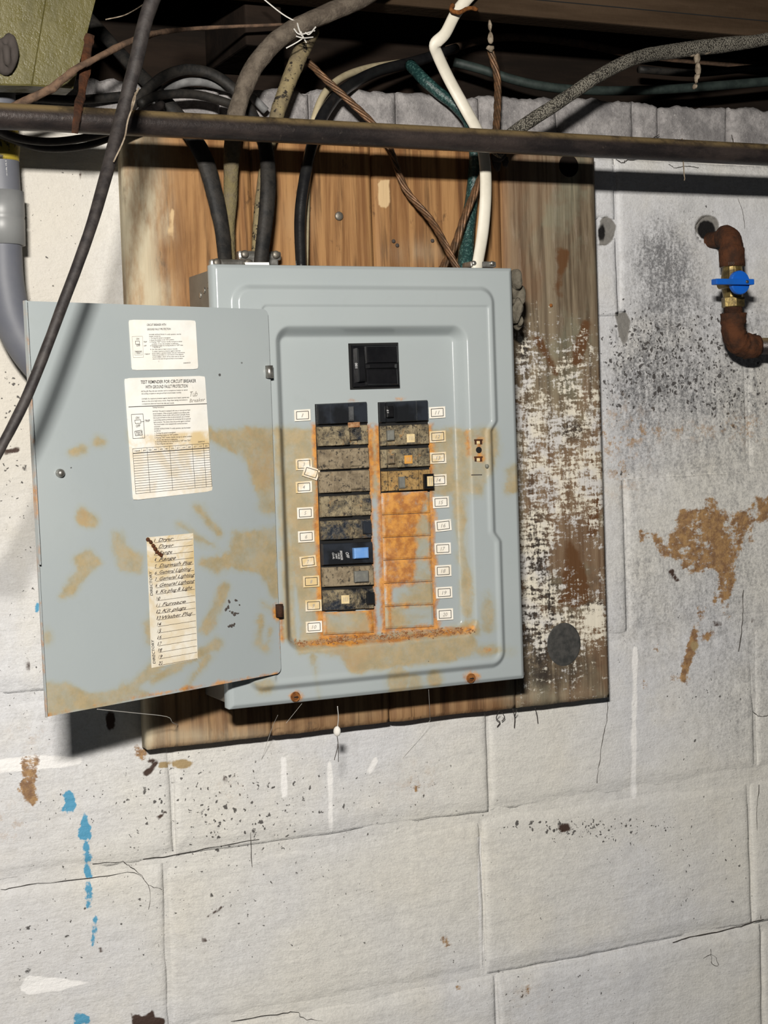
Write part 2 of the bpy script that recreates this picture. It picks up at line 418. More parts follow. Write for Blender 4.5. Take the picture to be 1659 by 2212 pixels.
MPVC = simple('grey_conduit_plastic', (.100, .106, .130), (.125, .130, .150), 10, .55, 0, .06, 200)
MPVC2 = simple('grey_coupling_plastic', (.20, .205, .205), (.17, .175, .18), 20, .42, 0, .05, 200)
MTAPE = simple('yellow_tape', (.36, .27, .03), (.03, .025, .012), 90, .55, 0, .2, 200, lo=.54, hi=.62, sc=(1, 1, .6))
MPIPE = None
def pipe_material():
    M = Mat('old_steel_pipe', .42, .25, .5)
    a = M.noise(30, 7, .7, sc=(.35, 1, 1)); b = M.noise(170, 5, .7)
    c = M.mix(M.step(a, .4, .68), (.018, .015, .015), (.050, .038, .034)); c = M.mix(M.step(b, .62, .75, 0, .5), c, (.14, .115, .09))
    g = M.node('ShaderNodeSeparateXYZ'); gn = M.node('ShaderNodeNewGeometry'); M.put(g.inputs[0], gn.outputs['Normal'])
    up = M.math('MULTIPLY', M.step(g.outputs[2], .15, .75), M.step(M.noise(22, 6, .7), .3, .55, .25, 1))
    c = M.mix(up, c, (.150, .102, .040))                     # settled dust and rust film on the upper side
    nm = M.bump(b, .35, .0016)
    return M.out(c, M.math('ADD', .36, M.math('MULTIPLY', up, .5)), nm, M.math('SUBTRACT', .3, M.math('MULTIPLY', up, .3)))
MPIPE = pipe_material()
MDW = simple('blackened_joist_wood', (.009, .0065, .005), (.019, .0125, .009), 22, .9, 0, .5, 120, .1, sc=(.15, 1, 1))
MDW2 = simple('dark_brown_joist_wood', (.036, .022, .012), (.062, .040, .024), 26, .85, 0, .5, 140, .15, sc=(.12, 1, 1))
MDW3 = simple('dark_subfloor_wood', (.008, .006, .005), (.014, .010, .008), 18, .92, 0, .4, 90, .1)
def olive_material():
    M = Mat('olive_varnished_wood', .34, 0, .5)
    a = M.noise(26, 6, .65, sc=(1, 1, .3)); b = M.noise(60, 6, .7)
    c = M.mix(M.step(a, .35, .65), (.078, .068, .019), (.118, .103, .036)); c = M.mix(M.step(b, .56, .75, 0, .55), c, (.055, .048, .011))
    nm = M.bump(b, .25, .003); nm = M.bump(M.noise(240, 4, .7), .3, .0015, nm)
    return M.out(c, M.step(b, .4, .7, .3, .65), nm)
MOL = olive_material()
def cloth_material():
    M = Mat('dusty_cloth_cable', .92, 0, .15)
    a = M.noise(60, 6, .7); c = M.mix(M.step(a, .36, .64), (.155, .128, .10), (.080, .064, .050))
    x = M.node('ShaderNodeSeparateXYZ'); M.put(x.inputs[0], M.pos)
    low = M.math('MULTIPLY', M.math('SUBTRACT', 1.0, M.step(x.outputs[2], .30, .36)), M.step(M.noise(80, 6, .7), .3, .6, .3, .9))
    c = M.mix(low, c, (.19, .155, .075))                     # yellowed older jacket on the lower run
    return M.out(c, .92, M.bump(M.noise(200, 5, .7), .8, .003))
MCL = cloth_material()
def tan_material():
    M = Mat('tan_cloth_cable', .8, 0, .25)
    a = M.noise(45, 6, .7); c = M.mix(M.step(a, .36, .64), (.25, .20, .105), (.145, .115, .07))
    c = M.mix(M.step(M.noise(130, 5, .7), .54, .60), c, (.022, .018, .014))
    return M.out(c, .8, M.bump(M.noise(220, 4), .5, .0015))
MTAN = tan_material()
MRUB = simple('black_rubber_cable', (.008, .008, .009), (.014, .014, .014), 50, .30, 0, .25, 160)
MRUBD = simple('dusty_black_cable', (.009, .009, .009), (.026, .023, .020), 70, .6, 0, .5, 180, .25)
MRUBF = simple('dark_brown_cable', (.014, .011, .011), (.036, .030, .028), 80, .62, 0, .35, 200)
MCREAM = simple('cream_cable', (.50, .43, .28), (.36, .30, .19), 40, .6)
MWHT = simple('white_plastic_cable', (.74, .70, .60), (.64, .60, .50), 22, .48, 0, .05, 150)
MCOP = simple('tarnished_copper_strand', (.20, .105, .052), (.09, .055, .032), 90, .5, .45, .3, 300)
MGRN = simple('green_lacquered_cable', (.012, .040, .038), (.085, .18, .16), 330, .35, 0, .9, 420, lo=.50, hi=.70)
MGRND = simple('dark_green_cable', (.014, .022, .020), (.030, .043, .038), 60, .6)
MBRD0 = Mat('grey_braided_cable', .9, 0, .15)
_w = MBRD0.vor(560)[0]; MBRD = MBRD0.out(MBRD0.mix(MBRD0.step(MBRD0.math('ADD', _w, MBRD0.math('MULTIPLY', MBRD0.noise(40, 4, .6), .6)), .60, 1.05), (.22, .205, .17), (.04, .036, .03)), .9, MBRD0.bump(_w, .9, .002))
MTWIG = simple('dusty_rusty_wire', (.16, .10, .065), (.075, .05, .036), 80, .9, 0, .7, 200, .15)
MDUST = simple('dust_and_web', (.30, .25, .19), (.16, .125, .09), 150, .95, 0, .7, 300, .1)
MWEB = simple('pale_cobweb', (.62, .60, .56), None, rough=.9)
MWEBD = simple('dark_cobweb_strand', (.055, .045, .04), None, rough=.9)
MSAC = simple('white_egg_sac', (.80, .78, .73), (.70, .67, .62), 200, .8)
MPUT = simple('grey_duct_putty', (.105, .092, .07), (.17, .152, .118), 60, .8, 0, .8, 160, .25, bd=.003)
MDEB = simple('rust_flakes', (.42, .26, .14), (.22, .09, .035), 160, .9, 0, .4, 300, .2)
MBOXM = simple('dull_box_steel', (.20, .175, .14), (.155, .135, .11), 20, .6, .1, .1, 120)
MKNOT = simple('grey_knot_wood', (.034, .035, .034), (.070, .068, .064), 90, .8, 0, .4, 200, .2)
MCRK = simple('hairline_crack', (.06, .052, .046), None, rough=.95)
def paper_material(name, base, stain, k):
    M = Mat(name, .6, 0, .3)
    c = M.mix(M.step(M.noise(24, 6, .65), .42, .7, 0, .35), base, tuple(.72*x for x in base))
    c = M.mix(M.math('MULTIPLY', M.attr('stain'), M.step(M.noise(32, 6, .65, dist=.5), .38, .62)), c, stain)
    c = M.mix(M.step(M.noise(75, 5, .7), .66, .74, 0, k), c, (.16, .13, .11))
    return M.out(c, .6)
MPAP = paper_material('white_label_paper', (.80, .79, .75), (.62, .46, .22), .55)
MPAP2 = paper_material('yellowed_directory_paper', (.74, .70, .61), (.56, .41, .18), .5)
MPAP3 = paper_material('number_sticker_paper', (.80, .77, .70), (.62, .46, .22), .3)
MPAP4 = simple('cream_sticker', (.72, .58, .33), (.62, .48, .25), 150, .6)
MPAP5 = simple('orange_sticker', (.62, .30, .055), (.50, .24, .05), 150, .6)
MINK = simple('black_print', (.025, .024, .024), None, rough=.7)
MINKP = simple('pencil_grey', (.33, .31, .28), None, rough=.7)
MINKH = simple('brown_black_pen', (.075, .058, .048), None, rough=.7)
MINKW = simple('white_print', (.55, .55, .55), None, rough=.6)

# ------------------------------------------------------------------ flat lettering
_tc = {}
def text2d(s, shear=0.0):
    key = (s, shear)
    if key not in _tc:
        cu = bpy.data.curves.new('t', 'FONT'); cu.body = s; cu.size = 1; cu.offset = .012; cu.shear = shear; cu.resolution_u = 2; cu.fill_mode = 'FRONT'
        o = bpy.data.objects.new('t', cu); COL.objects.link(o); dg = bpy.context.evaluated_depsgraph_get()
        ev = o.evaluated_get(dg); me = ev.to_mesh()
        V = np.array([v.co[:2] for v in me.vertices]) if len(me.vertices) else np.zeros((0, 2)); Fc = [list(p.vertices) for p in me.polygons]
        ev.to_mesh_clear(); bpy.data.objects.remove(o); bpy.data.curves.remove(cu)
        if len(V): V = V-[V[:, 0].min(), 0]; V = V/[max(V[:, 0].max(), 1e-6), .73]
        _tc[key] = (V, Fc)
    return _tc[key]
def ptext(pl, s, p0, p1, h, off, mi=1, shear=0.0, up=None, wob=0.0):
    """lettering fitted from p0 to p1 (survey px of the baseline) with cap height h, laid on plane pl"""
    V, Fc = text2d(s, shear)
    if not len(V): return None
    p0 = np.array(p0, float); p1 = np.array(p1, float); e = p1-p0
    if up is None: up = np.array([e[1], -e[0]])/np.hypot(*e)
    up = np.array(up, float)
    Q = p0+V[:, :1]*e+V[:, 1:]*h*up
    if wob: Q = Q+wob*np.stack([np.sin(V[:, 0]*19+p0[1]), np.sin(V[:, 0]*23+p0[0]*3)], 1)
    P = np.array([pl.at(x, y, off) for x, y in Q])
    # keep faces looking along the plane normal
    if len(Fc):
        a, b, c = [P[i] for i in Fc[0][:3]]
        if np.cross(b-a, c-a)@pl.N < 0: Fc = [f[::-1] for f in Fc]
    return P, Fc, mi
def pline(pl, p0, p1, wd, off, mi=1):
    p0 = np.array(p0, float); p1 = np.array(p1, float); e = p1-p0; n = np.array([-e[1], e[0]])/max(np.hypot(*e), 1e-6)*wd/2
    Q = [p0+n, p1+n, p1-n, p0-n]; P = np.array([pl.at(x, y, off) for x, y in Q]); f = [0, 1, 2, 3]
    if np.cross(P[1]-P[0], P[2]-P[0])@pl.N < 0: f = f[::-1]
    return P, [f], mi
def paper(pl, px4, off, n=14, m_=20, r=.0, stainfn=None):
    """paper sheet as a fine grid between four corners, with rounded corners by trimming; returns geo + stain attr"""
    tl, tr, br, bl = [np.array(p, float) for p in px4]
    P = []; S = []
    for i in range(n):
        for j in range(m_):
            u, v = i/(n-1), j/(m_-1)
            if r:                                    # pull the corners in
                du = max(0, r-u, u-(1-r))/r; dv = max(0, r-v, v-(1-r))/r
                k = math.hypot(du, dv)
                if k > 1:
                    cu_ = min(max(u, r), 1-r); cv = min(max(v, r), 1-r); u = cu_+(u-cu_)/k; v = cv+(v-cv)/k
            q = (tl*(1-u)+tr*u)*(1-v)+(bl*(1-u)+br*u)*v
            P.append(pl.at(q[0], q[1], off)); S.append(stainfn(u, v) if stainfn else 0.)
    return np.array(P), gridfaces(n, m_, True).tolist(), S
def sheet(name, pl, px4, items, mats, parent, off=.0004, r=.03, stain=None, n=14, m_=20):
    V, Fc, S = paper(pl, px4, off, n, m_, r, stain)
    a, b, c = [V[i] for i in Fc[len(Fc)//2][:3]]
    if np.cross(b-a, c-a)@pl.N < 0: Fc = [f[::-1] for f in Fc]
    gs = [(V, Fc, 0)]+[g for g in items if g is not None]
    V2, F2, MI = join(*gs); st = list(S)+[0.]*(len(V2)-len(S))
    return mesh(name, V2, F2, mats, parent, False, MI, {'stain': st})

#=====================================================================================================
# THE WALL: whitewashed concrete blocks, a course of bare bricks on top
#=====================================================================================================
ZR = -.456; CH = .203
SOOT = [(1450, 600, 75, 130, .85), (1365, 820, 80, 160, .55), (1480, 820, 130, 90, .50), (1560, 900, 140, 120, .35), (1400, 540, 60, 60, .35),
        (1590, 690, 120, 60, .35), (1640, 230, 200, 150, .6), (1500, 1240, 220, 160, .22), (1420, 1330, 180, 150, .22), (1640, 1450, 120, 200, .28),
        (1600, 1150, 130, 120, .25), (1355, 1130, 60, 260, .18), (1500, 1000, 200, 90, .25), (1640, 800, 60, 160, .3), (1640, 1650, 160, 200, .18), (1500, 1560, 200, 120, .15),
        (0, 1150, 60, 200, .25), (1020, 1620, 60, 40, .12), (160, 460, 70, 200, .08), (250, 480, 30, 200, .12), (40, 1800, 60, 60, .2), (30, 1690, 60, 60, .15)]
SPECK = [(1370, 740, 60, 90, .75), (1440, 760, 130, 90, .62), (1560, 740, 110, 100, .55), (1460, 850, 160, 60, .45), (1600, 880, 100, 80, .42), (1330, 870, 40, 60, .5),
         (1360, 1025, 260, 16, .45), (1225, 1782, 150, 12, .95), (1290, 1800, 120, 22, .5), (90, 500, 160, 200, .28), (20, 1000, 80, 200, .38), (30, 850, 60, 60, .4), (60, 1350, 60, 300, .3),
         (300, 1720, 320, 130, .34), (560, 1740, 200, 120, .3), (900, 1700, 200, 90, .28), (330, 1960, 300, 200, .26), (700, 1950, 200, 150, .22), (1300, 1880, 240, 120, .24), (1560, 1850, 120, 150, .28),
         (1100, 2100, 200, 100, .18), (1500, 1500, 200, 200, .28), (1500, 470, 80, 40, .3), (60, 2060, 120, 160, .3), (1230, 2140, 250, 60, .2)]
RUSTW = [('poly', [(1384, 1147), (1420, 1150), (1440, 1172), (1455, 1130), (1472, 1105), (1520, 1098), (1532, 1072), (1548, 1090), (1562, 1112), (1600, 1105), (1632, 1088), (1665, 1066), (1665, 1122), (1630, 1132), (1612, 1155), (1598, 1190), (1590, 1222), (1590, 1260), (1580, 1292), (1552, 1292), (1550, 1232), (1522, 1230), (1485, 1246), (1470, 1210), (1430, 1206), (1420, 1178)]),
         ('cap', [(1500, 1366), (1494, 1400), (1482, 1440), (1476, 1465)], 9), ('cap', [(1500, 1385), (1545, 1365)], 6), ('cap', [(1478, 1450), (1448, 1475)], 5), ('cap', [(1388, 1470), (1390, 1490)], 5),
         ('cap', [(1560, 1290), (1565, 1335)], 4), ('cap', [(1512, 1318), (1512, 1340)], 5), ('cap', [(1418, 1395), (1420, 1408)], 5),
         ('cap', [(60, 1640), (55, 1700), (72, 1725)], 14), ('cap', [(75, 1640), (72, 1670)], 12), ('ell', 1137, 2133, 7, 7), ('ell', 985, 2135, 6, 5), ('cap', [(960, 2030), (965, 2040)], 4), ('ell', 900, 1703, 5, 8),
         ('cap', [(292, 1617), (312, 1628)], 7), ('cap', [(1610, 1130), (1598, 1180), (1580, 1250)], 5), ('cap', [(1625, 1120), (1622, 1170)], 4), ('cap', [(1384, 1147), (1386, 1170)], 5), ('cap', [(1572, 1250), (1570, 1310)], 4), ('cap', [(1548, 1270), (1545, 1300)], 4), ('cap', [(1640, 1085), (1600, 1120)], 9)]
BLUEW = [('cap', [(147, 1715), (152, 1742)], 11), ('ell', 142, 1748, 10, 7), ('poly', [(186, 1755), (193, 1775), (195, 1815), (170, 1815), (168, 1795)]), ('cap', [(186, 1828), (191, 1855)], 8), ('cap', [(188, 1870), (190, 1900), (193, 1958)], 5),
         ('cap', [(207, 1980), (200, 2040)], 3), ('ell', 174, 2200, 16, 14), ('ell', 82, 1312, 6, 10)]
MUDW = [('poly', [(285, 2212), (283, 2190), (310, 2196), (330, 2183), (334, 2197), (356, 2202), (352, 2230), (290, 2230)]), ('cap', [(325, 1642), (335, 1648)], 7), ('cap', [(328, 1660), (315, 1672)], 6), ('ell', 486, 1686, 5, 10), ('cap', [(342, 1767), (356, 1756)], 4),
        ('cap', [(448, 1980), (478, 1962)], 3), ('ell', 442, 2030, 6, 5), ('ell', 217, 2052, 6, 5), ('ell', 1220, 1787, 14, 9), ('ell', 1548, 1347, 11, 6), ('ell', 1625, 1341, 4, 5), ('cap', [(1450, 1235), (1462, 1252)], 5),
        ('cap', [(0, 978), (40, 972)], 5), ('ell', 238, 1558, 10, 24), ('ell', 174, 375, 4, 8), ('ell', 60, 1438, 4, 9)]
SHADEW = [('ell', 1299, 503, 8, 20), ('ell', 1526, 497, 19, 22), ('cap', [(1332, 676), (1350, 674)], 3)]  # outlines of the shade painted into the wall holes
TANW = [('cap', [(345, 1653), (412, 1650)], 5), ('ell', 393, 1650, 22, 10), ('ell', 1500, 1395, 9, 10)]
WHITEW = [('poly', [(-10, 1642), (60, 1632), (178, 1634), (178, 1650), (90, 1662), (-10, 1670)]), ('poly', [(40, 2135), (60, 2108), (120, 2112), (195, 2122), (130, 2140), (60, 2150)]),
          ('cap', [(612, 1640), (615, 1720)], 6), ('cap', [(712, 1650), (715, 1790)], 5), ('cap', [(812, 1640), (798, 1668)], 5), ('cap', [(1035, 1810), (1040, 2090)], 4), ('cap', [(1372, 1400), (1368, 1720)], 5)]
BAREW = [('ell', 1528, 490, 26, 26), ('poly', [(1296, 470), (1310, 466), (1322, 472), (1330, 488), (1326, 515), (1310, 530), (1294, 532)]), ('poly', [(1328, 676), (1350, 672), (1362, 690), (1356, 735), (1346, 748), (1336, 720)])]
CRATER = [(1300, 500, 26, 30, .022), (1316, 497, 18, 30, .010), (1345, 705, 15, 36, .008), (1530, 497, 26, 30, .03)]
def wall_fields(P):
    X, Y = proj(P)
    soot = np.clip(.62*gauss(X, Y, SOOT), 0, .7)+.04+.07*sst(X, 1280, 1400)*sst(-Y, -1700, -1300); sp = np.clip(gauss(X, Y, SPECK), 0, .95)+.09
    warm = sst(-X, -330, -120)*.7*sst(-Y, -1500, -900)+sst(-X, -420, 0)*.18*sst(Y, 1500, 1900)
    fa = np.clip(gauss(X, Y, [(1330, 935, 60, 60, .9), (1450, 930, 120, 18, .8), (1620, 925, 60, 30, .8), (1340, 1010, 50, 60, .6), (900, 1690, 50, 40, .35), (20, 1780, 40, 40, .5), (60, 1590, 50, 30, .3), (1130, 2150, 60, 40, .2), (500, 1700, 40, 30, .25)]), 0, 1)
    return dict(soot=soot, speck=sp, warm=warm, faint=fa, rust=field(X, Y, RUSTW), blue=field(X, Y, BLUEW), mud=field(X, Y, MUDW), hole_shade=field(X, Y, SHADEW), tan=field(X, Y, TANW), white=field(X, Y, WHITEW), bare=field(X, Y, BAREW))
_K = RNG.normal(0, 1, (24, 2))*np.linspace(6, 60, 24)[:, None]; _PH = RNG.uniform(0, 6.28, 24); _A = 1/np.linspace(1, 6, 24)
def lumps(x, z):
    s = np.zeros(x.shape)
    for k, p, a in zip(_K, _PH, _A): s = s+a*np.sin(k[0]*x+k[1]*z+p)
    return s/6
_WB = (np.array([-1.2, .004, -1.45]), np.array([2.0, .20, .356]))
V = np.array([(x, y, z) for x in (_WB[0][0], _WB[1][0]) for y in (_WB[0][1], _WB[1][1]) for z in (_WB[0][2], _WB[1][2])])
# mortar bed: front face as a grid so that it carries the same stains
gx = np.arange(-.2, 1.02, .006); gz = np.arange(-.90, .354, .006)
GX, GZ = np.meshgrid(gx, gz, indexing='ij'); Pm = np.stack([GX.ravel(), np.full(GX.size, .0026)+.0008*lumps(GX.ravel()*3, GZ.ravel()*3), GZ.ravel()], 1)
bx = slab_geo(np.array([(-1.2, .2, -1.45), (2, .2, -1.45), (2, .2, .356), (-1.2, .2, .356)]), (0, -1, 0), .1955)
Vw, Fw, _ = join((Pm, gridfaces(len(gx), len(gz)).tolist()), bx)
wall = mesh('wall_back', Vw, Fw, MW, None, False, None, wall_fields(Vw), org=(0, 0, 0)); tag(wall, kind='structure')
wall['label'] = 'whitewashed concrete block basement wall stained with rust and mould'
def block(x0, x1, z0, z1, tilt, off, dense, mat, name='block', gap=.0016, rad=.019, dep=.0034, amp=.0022, top_rag=0.0):
    st = .004 if dense else .02
    nu = max(4, int((x1-x0)/st)+1); nv = max(4, int((z1-z0)/st)+1)
    u = np.linspace(x0+gap, x1-gap, nu); v = np.linspace(z0+gap, z1-gap, nv)
    U, W = np.meshgrid(u, v, indexing='ij'); U0 = U.copy(); W0 = W.copy()
    # wavering edges
    W = W+.0032*lumps(U0*2.3+z0*7, W0*.4+3)*sst(np.abs(W0-(z0+z1)/2)/((z1-z0)/2), .6, 1)
    U = U+.0018*lumps(U0*.5+9, W0*3+x0)*sst(np.abs(U0-(x0+x1)/2)/((x1-x0)/2), .8, 1)
    if top_rag: W = W+top_rag*lumps(U0*9, U0*0+z0)*sst(W0, z1-.02, z1)
    d = np.minimum(np.minimum(U0-x0, x1-U0)*(2.2 if name == 'block' else 1)+(.004 if name == 'block' else 0), np.minimum(W0-z0, z1-W0)+.0035*lumps(U0*3+z0, W0*3)*(name == 'block'))
    y = dep*(1-sst(d, gap*.5, gap+rad))-amp*lumps(U0, W0)-.0008*lumps(U0*4, W0*4)+off+tilt*(W0-(z0+z1)/2)/(z1-z0)
    P = np.stack([U.ravel(), y.ravel(), W.ravel()], 1)
    if dense:
        X, Y = proj(P)
        for cx, cy, rx, ry, dd in CRATER:
            P[:, 1] += dd*(1-sst(np.hypot((X-cx)/rx, (Y-cy)/ry)+.12*lumps(U0.ravel()*20, W0.ravel()*20), .55, 1.0))
    n = len(P); Fc = gridfaces(nu, nv).tolist()
    per = [i*nv for i in range(nu)]+[(nu-1)*nv+j for j in range(1, nv)]+[i*nv+nv-1 for i in range(nu-2, -1, -1)]+[j for j in range(nv-2, 0, -1)]
    back = P[per].copy(); back[:, 1] = .05
    P2 = np.vstack([P, back]); k = len(per)
    for i in range(k): Fc.append([per[i], n+i, n+(i+1) % k, per[(i+1) % k]])
    Fc.append([n+i for i in range(k)][::-1])
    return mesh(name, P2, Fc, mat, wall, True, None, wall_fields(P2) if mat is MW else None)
rows = []
for k in range(-4, 4):
    z0 = ZR+k*CH; z1 = z0+CH
    base = .684 if k % 2 else .881
    if k == -1: base = .868
    for i in range(-4, 4):
        x0 = base+i*.406; x1 = x0+.406
        if x1 < -.75 or x0 > 1.7: continue
        dense = x1 > -.17 and x0 < .95 and z1 > -.83
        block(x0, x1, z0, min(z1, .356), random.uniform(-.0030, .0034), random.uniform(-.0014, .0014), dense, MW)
bj = [-.62, -.51, -.40, -.29, -.175, -.06, .05, .16, .27, .381, .493, .604, .715, .756, .865, .972, 1.08, 1.19, 1.30, 1.41]
for a, b in zip(bj[:-1], bj[1:]):
    zt = .419+.013*np.clip((a-.1)/.6, 0, 1)+random.uniform(-.003, .003)
    block(a, b, .356, zt, random.uniform(-.002, .002), random.uniform(-.001, .003), True, MBR, 'brick', .0016, .006, .006, .003, .006)
# solid wall core under the bricks' upper course
V, Fc = slab_geo(np.array([(-1.2, .2, .356), (2, .2, .356), (2, .2, .415), (-1.2, .2, .415)]), (0, -1, 0), .19)
mesh('top_course_core', V, Fc, MBR, wall)
CRACKS = [([(1312, 1512), (1311, 1555), (1303, 1590), (1296, 1640), (1288, 1690)], 1.6), ([(1452, 2037), (1500, 2022), (1560, 2010), (1610, 1997), (1650, 1985)], 2.2), ([(1640, 1695), (1634, 1780), (1640, 1900), (1644, 1985)], 1.4),
          ([(0, 1922), (60, 1912), (190, 1898), (290, 1886), (320, 1912), (350, 1920)], 1.3), ([(200, 1866), (260, 1862), (282, 1872), (320, 1912), (322, 1965)], 1.2), ([(535, 1740), (540, 1790), (544, 1870)], 1.4), ([(500, 2206), (600, 2190), (640, 2185), (655, 2200), (705, 2206)], 1.3),
          ([(1366, 2090), (1365, 2120), (1370, 2160), (1367, 2212)], 1.8), ([(310, 1857), (420, 1838), (560, 1812)], 1.2), ([(1520, 2070), (1540, 2062), (1552, 2085), (1538, 2080), (1535, 2050)], 1.3), ([(1595, 430), (1605, 460), (1609, 495)], 1.2),
          ([(1605, 1275), (1604, 1340), (1596, 1408)], 2.0), ([(1625, 1535), (1640, 1548), (1659, 1546)], 1.2), ([(1330, 345), (1348, 352), (1352, 347), (1380, 343)], 1.6), ([(1445, 355), (1460, 362), (1490, 358), (1510, 362)], 1.3), ([(1580, 290), (1584, 310), (1580, 335)], 2.2), ([(1425, 290), (1400, 302), (1375, 300)], 1.6)]
for pts, wd in CRACKS:
    C = spline(np.array([hit(x, y, -.0005) for x, y in pts]), 5); C[:, 2] += RNG.normal(0, .0006, len(C)); C[:, 0] += RNG.normal(0, .0005, len(C))
    g = tube_geo(C, wd*.5*pxm(C[0])*RNG.uniform(.5, 1.3, len(C)), 5)
    mesh('hairline_crack', g[0], g[1], MCRK, wall)

#=====================================================================================================
# TIMBER OVERHEAD
#=====================================================================================================
ce = mesh('ceiling', *slab_geo(np.array([(-1.2, -1.6, .74), (2, -1.6, .74), (2, .3, .74), (-1.2, .3, .74)])[::-1], (0, 0, 1), .02), MDW3); tag(ce, kind='structure'); ce['label'] = 'dark subfloor boards above the joists'
V, Fc = slab_geo(np.array([(-1.2, .2, .415), (2, .2, .415), (2, .2, .74), (-1.2, .2, .74)]), (0, -1, 0), .05)
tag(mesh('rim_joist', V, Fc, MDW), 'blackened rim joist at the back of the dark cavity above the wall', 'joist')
zb = hit(1250, 45, -.05)[2]
bm = bmesh.new(); bm_box(bm, (.5, -.03, (zb+.739)/2), (2.8, .04, .739-zb), .003)
jo = from_bm('ceiling_joist', bm, MDW2); tag(jo, 'dark brown joist running along the top right, above the cables', 'joist')
cz = hit(1400, 22, -.052)[2]
V, Fc = slab_geo(np.array([(-.5, -.05, cz), (1.6, -.05, cz), (1.6, -.05, cz+.0012), (-.5, -.05, cz+.0012)]), (0, -1, 0), .0006)
mesh('shrinkage_crack', V, Fc, MHOLE, jo)
# joists seen end-on in the cavity
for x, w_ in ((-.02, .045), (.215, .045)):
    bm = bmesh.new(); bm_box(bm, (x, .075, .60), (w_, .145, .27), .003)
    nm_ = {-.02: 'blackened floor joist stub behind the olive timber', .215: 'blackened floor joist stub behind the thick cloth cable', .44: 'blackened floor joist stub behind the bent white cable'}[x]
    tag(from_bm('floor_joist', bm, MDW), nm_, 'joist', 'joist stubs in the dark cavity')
# olive lumber at top left
pl = PY(-.115); ol = empty('olive_timber', hit(90, 100, -.1))
tag(ol, 'olive-yellow varnished timber block hanging at the top left corner', 'timber')
for q in ([(-40, -30), (103, -30), (68, 186), (-40, 184)], [(103, -30), (214, -30), (158, 192), (68, 186)]):
    V, Fc = quadslab(q, pl, .002, .0012); V2, F2 = slab_geo([pl.at(x, y) for x, y in q][::-1], (0, 1, 0), .032)
    V, Fc, _ = join((V, Fc), (V2, [f[::-1] for f in F2])); mesh('plank', V, Fc, MOL, ol)
g = blob_geo(pl.at(8, 120, .012), (.010, .009, .019), .55, 3, 5); mesh('dirt_clod', g[0], g[1], MWEBD, ol, True)

#=====================================================================================================
# BACKING BOARD (four planks)
#=====================================================================================================
bd = empty('backing_board', (.33, -.015, -.325)); tag(bd, 'weathered plank backing board behind the grey panel', 'board')
def board_fields(P):
    X, Y = proj(P)
    grey = sst(X, 1070, 1110)*.92+sst(-X, -330, -270)*.3+sst(Y, 1450, 1530)*.35*sst(-X, -1100, -1060)
    paint = (sst(X, 1085, 1120)*(sst(Y, 540, 760)*.55+sst(Y, 700, 900)*.14-sst(Y, 1330, 1450)*.30-gauss(X, Y, [(1230, 640, 40, 60, .15), (1260, 1230, 60, 100, .30), (1200, 1100, 70, 60, .05), (1190, 800, 40, 80, .12), (1290, 760, 25, 120, .15)])+gauss(X, Y, [(1285, 1340, 20, 50, .25), (1175, 1390, 20, 60, .12), (1265, 1395, 12, 50, .14), (1215, 1345, 40, 10, .10), (1215, 1446, 40, 10, .14)]))
             +gauss(X, Y, [(370, 1595, 50, 40, .25), (440, 1580, 60, 30, .12), (1130, 1540, 30, 30, .2), (990, 400, 14, 60, .2), (480, 500, 20, 20, .15)])+.02)
    pale = np.clip(sst(-X, -365, -290)*1.0+gauss(X, Y, [(350, 640, 30, 60, .7), (330, 420, 40, 120, .5), (365, 480, 16, 40, .6), (900, 545, 60, 25, .25), (650, 470, 30, 50, .15), (440, 1590, 140, 22, .5), (1150, 1500, 160, 12, .2)]), 0, 1)
    dark = np.clip(gauss(X, Y, [(1155, 1180, 34, 130, .8), (1160, 1350, 44, 130, .8), (1250, 930, 50, 30, .5), (1150, 560, 30, 60, .2), (1190, 1440, 100, 60, .35), (1190, 1290, 60, 60, .35), (1280, 1280, 30, 70, .5), (1270, 1430, 50, 70, .3), (1130, 760, 14, 60, .9), (1145, 950, 14, 130, .35), (1215, 930, 60, 40, .3), (760, 1560, 60, 20, .35), (1200, 1335, 40, 8, .8), (1290, 1310, 16, 12, .9), (270, 420, 6, 40, .6), (1110, 470, 18, 50, .3)]), 0, 1)
    raw = field(X, Y, [('poly', [(816, 390), (841, 388), (842, 440), (834, 450), (818, 446)]), ('poly', [(368, 452), (375, 450), (374, 520), (362, 505)])])
    br = field(X, Y, [('poly', [(1205, 540), (1232, 540), (1222, 590), (1210, 640), (1198, 620)]), ('poly', [(1228, 1170), (1245, 1190), (1268, 1230), (1275, 1300), (1240, 1320), (1215, 1290), (1222, 1230)]), ('cap', [(1205, 1330), (1215, 1290)], 12), ('cap', [(1265, 700), (1245, 780)], 10), ('cap', [(1165, 740), (1200, 800)], 8), ('cap', [(1295, 1080), (1280, 1150)], 12)])
    return dict(grey=np.clip(grey, 0, 1), paint=paint, pale=pale, dark=dark, raw=raw, brown=br)
planks = []
